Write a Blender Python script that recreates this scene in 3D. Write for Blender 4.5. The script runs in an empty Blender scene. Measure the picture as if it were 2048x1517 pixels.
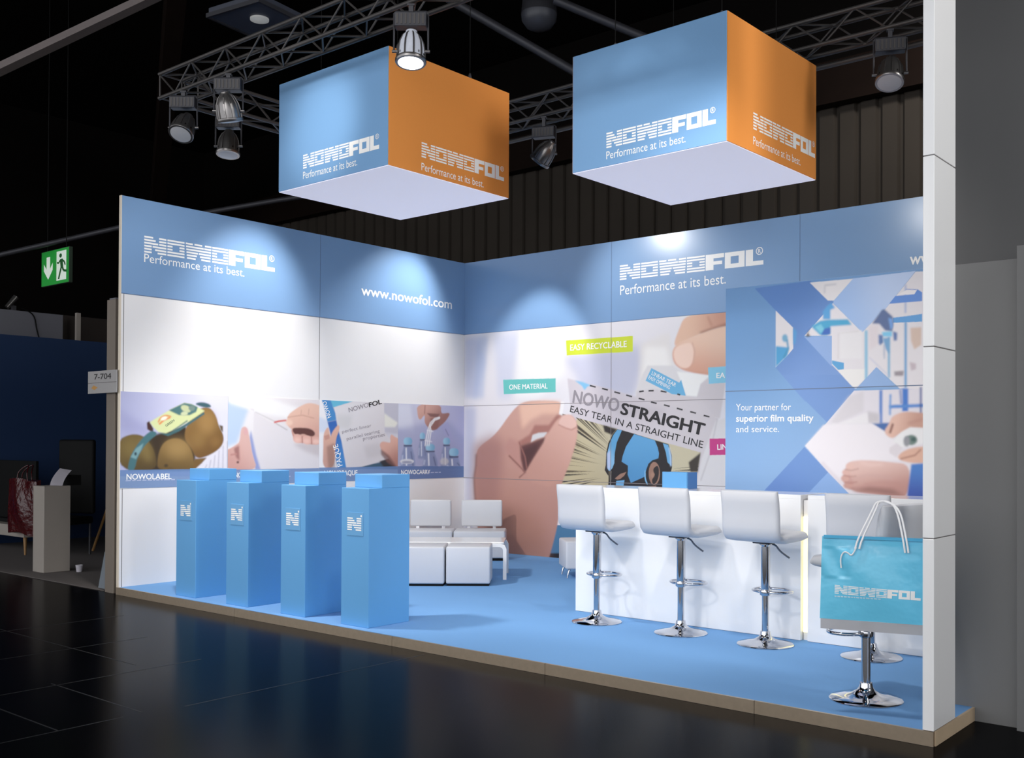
import bpy, bmesh, math, random
import numpy as np
from mathutils import Vector, Matrix
random.seed(7)
sc = bpy.context.scene
COL = sc.collection

# ------------------------------------------------------------------ camera
def rot_from(yaw, pitch, roll):
    cy, sy = math.cos(yaw), math.sin(yaw); cp, sp = math.cos(pitch), math.sin(pitch)
    f = Vector((sy*cp, cy*cp, sp)); r = Vector((cy, -sy, 0)); u = r.cross(f)
    cr, sr = math.cos(roll), math.sin(roll)
    r2 = cr*r + sr*u; u2 = -sr*r + cr*u
    return Matrix((r2, u2, -f)).transposed()
cam_d = bpy.data.cameras.new('camera'); cam = bpy.data.objects.new('camera', cam_d); COL.objects.link(cam)
CAMP = Vector((9.92477, -5.36711, 1.47334))
cam.matrix_world = Matrix.Translation(CAMP) @ rot_from(-0.68167, 0.00967, 0.00443).to_4x4()
cam_d.sensor_fit = 'HORIZONTAL'; cam_d.sensor_width = 36
cam_d.lens = 2067.21487/2048*36
cam_d.shift_x = (1024-1097.63628)/2048; cam_d.shift_y = (866.65189-758.5)/2048
cam_d.clip_end = 200
sc.camera = cam
# ------------------------------------------------------------------ world, exposure, large lights
sc.view_settings.view_transform = 'Standard'; sc.view_settings.look = 'None'
sc.view_settings.gamma = 1; sc.view_settings.exposure = 0.0; sc.view_settings.use_curve_mapping = False
w = bpy.data.worlds.new('hall_air'); sc.world = w; w.use_nodes = True
w.node_tree.nodes['Background'].inputs[0].default_value = (0.94, 0.96, 1.0, 1)
w.node_tree.nodes['Background'].inputs[1].default_value = 1.7

def spot(name, loc, target, power, angle=70, blend=.7, radius=.1, color=(1, .97, .93)):
    d = bpy.data.lights.new(name, 'SPOT'); d.energy = power; d.spot_size = math.radians(angle)
    d.spot_blend = blend; d.shadow_soft_size = radius; d.color = color
    o = bpy.data.objects.new(name, d); COL.objects.link(o); o.location = loc
    o.rotation_euler = (Vector(target)-Vector(loc)).to_track_quat('-Z', 'Y').to_euler()
    return o
def area(name, loc, target, power, sx, sy, color=(1, 1, 1), spread=180):
    d = bpy.data.lights.new(name, 'AREA'); d.energy = power; d.shape = 'RECTANGLE'; d.size = sx; d.size_y = sy
    d.color = color; d.spread = math.radians(spread)
    o = bpy.data.objects.new(name, d); COL.objects.link(o); o.location = loc
    o.rotation_euler = (Vector(target)-Vector(loc)).to_track_quat('-Z', 'Y').to_euler()
    return o
# wall washers behind the cubes, truss and hall spots, plus added fills out of view
spot('wall_washer', (1.3, 1.75, 4.45), (0, 1.5, 2.9), 225, 60, .9, .07)
spot('wall_washer', (.95, 4.25, 4.42), (0, 3.7, 2.8), 215, 74, .9, .07)
spot('wall_washer', (1.75, 3.5, 4.3), (1.3, 5, 2.3), 215, 52, .6, .06)
spot('wall_washer', (2.2, 3.2, 4.4), (3.3, 5, 2.85), 150, 76, .8, .08)
spot('wall_washer', (5.6, 2.6, 4.3), (5.8, 5, 3.7), 64, 80, .8, .1)
spot('wall_washer', (2.17, -.2, 3.83), (0, .45, 2.9), 95, 84, .9, .08)
spot('stand_light', (2.36, -.74, 3.83), (1.7, 1.8, 0), 500, 100, .8, .15)
spot('stand_light', (5.02, -.765, 3.9), (4.7, 1.8, 0), 185, 84, .8, .15)
spot('stand_light', (7.0, -.6, 4.4), (6.3, 1.4, 0), 255, 90, .8, .15)
spot('stand_light', (6.2, -3.2, 3.4), (5.7, 1.85, .5), 200, 38, .8, .15)  # added fill spot off the truss, lifts the counter fronts
spot('hall_spot', (4.5, -3.0, 4.6), (3.6, -.34, 3.9), 275, 21, 1, .12)
spot('hall_spot', (6.3, -2.6, 4.8), (5.7, .6, 3.6), 165, 32, 1, .12)
spot('cladding_fill', (6.0, 8.0, 8.2), (4.6, 11, 5.9), 500, 110, 1, .3)  # added out of view to brighten the far cladding
area('added_fill', (7.5, -9.0, 5.0), (4.6, .3, 1.6), 46, 4.0, 4.0, (1, .985, .96), 75)  # added soft fill from the front, stands for no real fixture
area('added_fill', (14.0, .5, 6.5), (4.0, .8, 2.4), 88, 3.0, 3.0, (1, .985, .96), 75)  # added soft fill from the right, unseen, brightens the side faces

# ------------------------------------------------------------------ materials
def lin(c):
    c = c/255.0
    return c/12.92 if c <= .04045 else ((c+.055)/1.055)**2.4
def rgb(r, g, b): return (lin(r), lin(g), lin(b), 1)
MATS = {}
def mat(name, col, rough=.5, metal=0, spec=.5, bump=None, noise=None, emit=0, trans=0, alpha=1, coat=0):
    if name in MATS: return MATS[name]
    m = bpy.data.materials.new(name); m.use_nodes = True; nt = m.node_tree; b = nt.nodes['Principled BSDF']
    b.inputs['Base Color'].default_value = rgb(*col); b.inputs['Roughness'].default_value = rough
    b.inputs['Metallic'].default_value = metal; b.inputs['Specular IOR Level'].default_value = spec
    b.inputs['Coat Weight'].default_value = coat
    if trans: b.inputs['Transmission Weight'].default_value = trans
    if alpha < 1: b.inputs['Alpha'].default_value = alpha
    if emit:
        b.inputs['Emission Color'].default_value = rgb(*col); b.inputs['Emission Strength'].default_value = emit
    if noise or bump:
        tc = nt.nodes.new('ShaderNodeTexCoord')
        n = nt.nodes.new('ShaderNodeTexNoise'); n.inputs['Detail'].default_value = 4
        nt.links.new(tc.outputs['Object'], n.inputs['Vector'])
        if noise:
            sca, amt = noise; n.inputs['Scale'].default_value = sca
            mx = nt.nodes.new('ShaderNodeMixRGB'); mx.blend_type = 'MULTIPLY'; mx.inputs[0].default_value = 1
            mx.inputs[1].default_value = rgb(*col)
            mr = nt.nodes.new('ShaderNodeMapRange'); mr.inputs[3].default_value = 1-amt; mr.inputs[4].default_value = 1+amt
            nt.links.new(n.outputs[0], mr.inputs[0]); nt.links.new(mr.outputs[0], mx.inputs[2]); nt.links.new(mx.outputs[0], b.inputs['Base Color'])
        if bump:
            n2 = nt.nodes.new('ShaderNodeTexNoise'); n2.inputs['Scale'].default_value = bump[0]; n2.inputs['Detail'].default_value = 3
            nt.links.new(tc.outputs['Object'], n2.inputs['Vector'])
            bp_ = nt.nodes.new('ShaderNodeBump'); bp_.inputs['Strength'].default_value = bump[1]; bp_.inputs['Distance'].default_value = bump[2]
            nt.links.new(n2.outputs[0], bp_.inputs['Height']); nt.links.new(bp_.outputs[0], b.inputs['Normal'])
    MATS[name] = m; return m
def print_mat():
    if 'printed_colour' in MATS: return MATS['printed_colour']
    m = bpy.data.materials.new('printed_colour'); m.use_nodes = True; nt = m.node_tree; b = nt.nodes['Principled BSDF']
    a = nt.nodes.new('ShaderNodeAttribute'); a.attribute_name = 'ink'; nt.links.new(a.outputs['Color'], b.inputs['Base Color'])
    b.inputs['Roughness'].default_value = .42
    MATS['printed_colour'] = m; return m
WHITE = mat('white_laminate', (236, 234, 234), .4, noise=(3, .012))
HEADER = mat('header_blue_film', (126, 161, 202), .27, noise=(2, .015))
INKW = mat('white_vinyl', (250, 249, 247), .45, noise=(40, .01))
INKG = mat('grey_print', (150, 143, 150), .5, noise=(40, .01))
INKK = mat('black_print', (34, 31, 33), .5, noise=(40, .02))
INKD = mat('green_grey_print', (96, 116, 100), .5, noise=(40, .02))
JOINT = mat('dark_joint', (96, 92, 92), .6, noise=(60, .05))
CARPET = mat('blue_carpet', (122, 170, 222), .95, spec=.1, noise=(160, .06), bump=(420, .35, .004))
STEEL = mat('brushed_steel', (190, 172, 150), .34, metal=.9, noise=(25, .12))
CHROME = mat('chrome', (206, 206, 210), .07, metal=1, noise=(8, .02))
LEATHER = mat('white_leatherette', (206, 207, 212), .42, noise=(9, .012), bump=(240, .12, .002))
PED = mat('pedestal_blue', (96, 162, 216), .42, noise=(4, .012))
PEDB = mat('badge_blue', (100, 162, 212), .3, noise=(30, .01))
LACQ = mat('white_gloss_lacquer', (244, 244, 245), .16, noise=(3, .01), coat=.3)
CUBEB = mat('blue_textile', (118, 163, 208), .75, noise=(60, .02), bump=(700, .1, .001))
CUBEO = mat('orange_textile', (232, 146, 64), .75, noise=(60, .02), bump=(700, .1, .001))
CUBEW = mat('white_textile_glow', (226, 224, 238), .75, emit=.5, noise=(60, .01), bump=(700, .1, .001))  # glow added to brighten the cube undersides; no lamp inside
FRAME = mat('dark_seam', (40, 40, 44), .6, noise=(60, .05))
TRUSS = mat('truss_grey_metal', (74, 71, 70), .5, metal=.5, noise=(12, .1))
DKMET = mat('dark_grey_metal', (62, 62, 67), .5, metal=.4, noise=(14, .08))
LAMPM = mat('cast_aluminium', (128, 125, 124), .3, metal=.85, noise=(18, .08))
LENS = mat('frosted_lens', (190, 188, 188), .35, noise=(20, .03))
LENSON = mat('lit_lens', (255, 252, 246), .35, emit=6, noise=(20, .01))
LAMPGLOW = mat('lit_housing_glow', (176, 180, 190), .2, emit=.3, noise=(30, .1))  # brighter, glowing copy of the housing colour for the lit lamp
BLACK = mat('matt_black', (4, 4, 4), .7, spec=.2, noise=(10, .1))
HALLF = mat('black_hall_floor', (7, 7, 9), .2, spec=.011, noise=(1.5, .25))
SEAM = mat('floor_seam_dark', (20, 19, 20), .5, noise=(10, .1))
HALLD = mat('hall_dark_paint', (12, 9, 8), .9, spec=.1, noise=(.6, .4))
BEAM = mat('dark_glulam', (26, 17, 13), .8, spec=.1, noise=(2, .3))
CLAD = mat('dark_cladding', (62, 56, 50), .7, spec=.2, noise=(.7, .25))
GREYW = mat('grey_partition', (112, 112, 112), .7, noise=(2, .02))
GREYW2 = mat('grey_partition_dark', (76, 76, 77), .7, noise=(2, .02))
NBLUE = mat('neighbour_blue', (24, 52, 92), .7, noise=(1, .05))
NCARP = mat('neighbour_grey_carpet', (96, 90, 88), .95, noise=(120, .08))
NWHITE = mat('neighbour_white', (160, 152, 144), .6, noise=(4, .03))
NGREY = mat('neighbour_grey_panel', (112, 112, 120), .7, noise=(2, .04))
WOOD = mat('oak_leg', (150, 112, 66), .5, noise=(20, .15))
REDP = mat('red_gloss_film', (66, 10, 14), .22, bump=(14, .5, .03), noise=(10, .1))
BAGB = mat('turquoise_bag_film', (112, 206, 240), .22, noise=(5, .05), bump=(7, .3, .03))
BAGS = mat('grey_shade_strip', (200, 200, 204), .2, trans=.35, noise=(5, .03))  # grey for the strip that stands in for shade under the bag
GLOWY = mat('warm_light_strip', (255, 246, 196), .5, emit=1.0, noise=(3, .01))
EXITG = mat('exit_green', (30, 146, 54), .5, emit=.32, noise=(20, .02))
EXITW = mat('exit_white', (214, 226, 214), .5, emit=.42, noise=(20, .02))
ACRYL = mat('clear_acrylic', (190, 200, 210), .1, trans=.6, noise=(6, .03))
POST = mat('brown_grey_profile', (118, 108, 98), .6, noise=(6, .06))
PAPER = mat('white_paper', (200, 196, 204), .7, noise=(20, .03))
SIGNP = mat('sign_plate', (160, 158, 158), .6, noise=(20, .02))
ORNG = mat('orange_print', (190, 140, 70), .6, noise=(20, .05))

# ------------------------------------------------------------------ mesh helpers
def link(o, parent=None):
    COL.objects.link(o)
    if parent is not None: o.parent = parent
    return o
def mesh_obj(name, bm, m, parent=None, smooth=False, loc=None):
    me = bpy.data.meshes.new(name); bm.normal_update(); bm.to_mesh(me); bm.free()
    for mm in (m if isinstance(m, (list, tuple)) else [m]): me.materials.append(mm)
    if smooth:
        for p in me.polygons: p.use_smooth = True
        try: me.set_sharp_from_angle(angle=math.radians(smooth if smooth is not True else 40))
        except Exception: pass
    o = bpy.data.objects.new(name, me)
    if loc is not None: o.location = loc
    return link(o, parent)
def tag(o, label, cat, group=None):
    o['label'] = label; o['category'] = cat
    if group: o['group'] = group
    return o
def thing(name, label, cat, loc=(0, 0, 0), rz=0, group=None):
    o = bpy.data.objects.new(name, None); o.empty_display_size = .1; COL.objects.link(o)
    o.location = loc; o.rotation_euler = (0, 0, rz)
    return tag(o, label, cat, group)
def dup(root, loc, rz, label, group=None):
    r = root.copy(); COL.objects.link(r); r.location = loc; r.rotation_euler = (0, 0, rz); r['label'] = label
    if group: r['group'] = group
    for ch in list(root.children):
        c = ch.copy(); COL.objects.link(c); c.parent = r
        for g in ch.children:
            d = g.copy(); COL.objects.link(d); d.parent = c
    return r
def structure(o): o['kind'] = 'structure'; return o
def box(bm, x0, x1, y0, y1, z0, z1, bev=0, seg=2):
    r = bmesh.ops.create_cube(bm, size=1)
    vs = r['verts']
    for v in vs: v.co = Vector(((x0+x1)/2+v.co.x*(x1-x0), (y0+y1)/2+v.co.y*(y1-y0), (z0+z1)/2+v.co.z*(z1-z0)))
    if bev:
        es = list({e for v in vs for e in v.link_edges})
        bmesh.ops.bevel(bm, geom=es, offset=bev, segments=seg, profile=.5, affect='EDGES')
    return bm
def B(*a, **k): return box(bmesh.new(), *a, **k)
def lathe(bm, prof, n=40, cx=0, cy=0, z=0, axis=None):
    """prof: list of (r, z)"""
    rings = []
    for r, h in prof:
        ring = [bm.verts.new((cx+max(r, 1e-4)*math.cos(2*math.pi*i/n), cy+max(r, 1e-4)*math.sin(2*math.pi*i/n), z+h)) for i in range(n)]
        rings.append(ring)
    for a, b in zip(rings, rings[1:]):
        for i in range(n): bm.faces.new((a[i], a[(i+1) % n], b[(i+1) % n], b[i]))
    bm.faces.new(rings[0][::-1]); bm.faces.new(rings[-1])
    return bm
def tube(bm, pts, r, n=10, closed=False):
    pts = [Vector(p) for p in pts]; N = len(pts); rings = []
    up = Vector((0, 0, 1)); prev = None
    for i, p in enumerate(pts):
        a = pts[(i-1) % N] if closed or i else p; b = pts[(i+1) % N] if closed or i < N-1 else p
        t = (b-a).normalized()
        if prev is None:
            x = t.cross(up)
            if x.length < 1e-3: x = t.cross(Vector((1, 0, 0)))
        else: x = prev - t*prev.dot(t)
        x.normalize(); prev = x; y = t.cross(x)
        rr = r[i] if isinstance(r, (list, tuple)) else r
        rings.append([bm.verts.new(p+(x*math.cos(2*math.pi*k/n)+y*math.sin(2*math.pi*k/n))*rr) for k in range(n)])
    rg = range(N if closed else N-1)
    for i in rg:
        a, b = rings[i], rings[(i+1) % N]
        for k in range(n): bm.faces.new((a[k], b[k], b[(k+1) % n], a[(k+1) % n]))
    if not closed: bm.faces.new(rings[0]); bm.faces.new(rings[-1][::-1])
    return bm
def chain(pts, it=2):
    for _ in range(it):
        q = [pts[0]]
        for a, b in zip(pts, pts[1:]):
            a, b = Vector(a), Vector(b); q += [a*.75+b*.25, a*.25+b*.75]
        q.append(pts[-1]); pts = q
    return pts
def polyface(bm, pts, mi=0):
    f = bm.faces.new([bm.verts.new(p) for p in pts]); f.material_index = mi; return f
def prism(bm, pts, d):
    """pts: closed loop of 3-D points, extruded along vector d"""
    d = Vector(d); a = [bm.verts.new(p) for p in pts]; b = [bm.verts.new(Vector(p)+d) for p in pts]
    n = len(pts)
    bm.faces.new(a[::-1]); bm.faces.new(b)
    for i in range(n): bm.faces.new((a[i], a[(i+1) % n], b[(i+1) % n], b[i]))
    bmesh.ops.recalc_face_normals(bm, faces=bm.faces)
    return bm
# plane bases: origin, u axis, v axis (lettering and prints are laid out in u, v on a real surface)
class Plane:
    def __init__(s, o, u, v): s.o, s.u, s.v = Vector(o), Vector(u).normalized(), Vector(v).normalized(); s.n = s.u.cross(s.v)
    def __call__(s, a, b, h=0): return s.o+s.u*a+s.v*b+s.n*h
# left wall is read with u = +Y seen from +X;  u x v = (0,1,0)x(0,0,1) = +X
PL_L = Plane((0, 0, 0), (0, 1, 0), (0, 0, 1))
PL_B = Plane((0, 5, 0), (1, 0, 0), (0, 0, 1))
PL_C = Plane((0, 2.7, 0), (1, 0, 0), (0, 0, 1))

# ------------------------------------------------------------------ lettering
FONT = {}
def glyph_mesh(s, bold):
    if (s, bold) in FONT: return FONT[(s, bold)]
    c = bpy.data.curves.new('lettering', 'FONT'); c.body = s; c.size = 1;  c.dimensions = '2D'; c.fill_mode = 'BOTH'
    c.resolution_u = 4; o = bpy.data.objects.new('lettering', c); COL.objects.link(o)
    bpy.context.view_layer.update()
    ev = o.evaluated_get(bpy.context.evaluated_depsgraph_get()); me = ev.to_mesh()
    V = [v.co.copy() for v in me.vertices]; F = [list(p.vertices) for p in me.polygons]
    ev.to_mesh_clear(); bpy.data.objects.remove(o); bpy.data.curves.remove(c)
    FONT[(s, bold)] = (V, F); return V, F
def add_text(bm, plane, s, a, b, cap, bold=0, h=.0012, mi=0):
    V, F = glyph_mesh(s, bold); x0 = min(v.x for v in V); x1 = max(v.x for v in V)
    CAP = max(v.y for v in glyph_mesh('H', 0)[0])
    a, b = Vector(a), Vector(b); d = b-a; L = d.length; d.normalize(); n = Vector((-d.y, d.x))
    steps = [(0, 0)]
    if bold > 0:        # heavier weight: the same strokes laid side by side
        x0 -= bold; x1 += bold
        steps += [(bold*math.cos(k*math.pi/4), bold*.7*math.sin(k*math.pi/4)) for k in range(8)]
    for i_, (sx, sy) in enumerate(steps):
        vs = []
        for v in V:
            q = a + d*((v.x+sx-x0)/(x1-x0)*L) + n*((v.y+sy)/CAP*cap)
            vs.append(bm.verts.new(plane(q.x, q.y, h+i_*.00004)))
        for f in F:
            try: bm.faces.new([vs[i] for i in f]).material_index = mi
            except ValueError: pass
    return bm
def merge_iv(iv):
    iv = sorted(i for i in iv if i[1] > i[0]); out = []
    for a, b in iv:
        if out and a <= out[-1][1]: out[-1][1] = max(out[-1][1], b)
        else: out.append([a, b])
    return out
def L_(a0, a1, y): return a0+(a1-a0)*y      # value at bottom (y=0) and top (y=1)
def iv_N(y): return merge_iv([(0, .5), (1.0, 1.5), (L_(.95, 0, y), L_(1.5, .55, y))])
def iv_O(y, w=1.2):
    if .27 < y < .73: return [(0, .36), (w-.36, w)]
    return [(0, w)]
def iv_W(y): return merge_iv([(L_(.1, 0, y), L_(.7, .5, y)), (L_(.1, .66, y), L_(.7, 1.16, y)), (L_(1.15, .66, y), L_(1.8, 1.16, y)), (L_(1.15, 1.4, y), L_(1.8, 1.88, y))])
def logo(bm, plane, a, b, height, h=.0012, reg=True, mi=0):
    """striped NOWO and solid FOL from a to b on the plane"""
    a, b = Vector(a), Vector(b); d = b-a; L = d.length; d.normalize(); n = Vector((-d.y, d.x)); k = L/9.7
    def P(x, y): q = a+d*(x*k)+n*(y*height); return plane(q.x, q.y, h)
    def rect(x0, x1, y0, y1): polyface(bm, [P(x0, y0), P(x1, y0), P(x1, y1), P(x0, y1)], mi)
    t = .106
    for i in range(6):
        y0 = i*(1-t)/5; ym = y0+t/2
        for x, f in ((0, iv_N), (1.57, iv_O), (2.85, iv_W), (4.78, iv_O)):
            for p, q in f(ym): rect(x+p, x+q, y0, y0+t)
    x = 6.03
    rect(x, x+.52, 0, 1); rect(x+.52, x+1.2, .73, 1); rect(x+.52, x+1.08, .32, .54)
    x = 7.28
    rect(x, x+.38, 0, 1); rect(x+.88, x+1.26, 0, 1); rect(x+.38, x+.88, 0, .27); rect(x+.38, x+.88, .73, 1)
    x = 8.6
    rect(x, x+.46, 0, 1); rect(x+.46, x+1.1, 0, .27)
    if reg:
        cx, cy, r = 9.45, .86, .22; s = height/k
        ring = lambda rr: [P(cx+rr*math.cos(2*math.pi*i/20), cy+rr*math.sin(2*math.pi*i/20)/s) for i in range(20)]
        o_, i_ = ring(r), ring(r*.78)
        for i in range(20): polyface(bm, [o_[i], o_[(i+1) % 20], i_[(i+1) % 20], i_[i]], mi)
        q = a+d*((cx-.08)*k)+n*((cy-.11/s)*height); q2 = a+d*((cx+.09)*k)+n*((cy-.11/s)*height)
        add_text(bm, plane, 'R', (q.x, q.y), (q2.x, q2.y), .22*k, .02, h, mi)
    return bm

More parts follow.
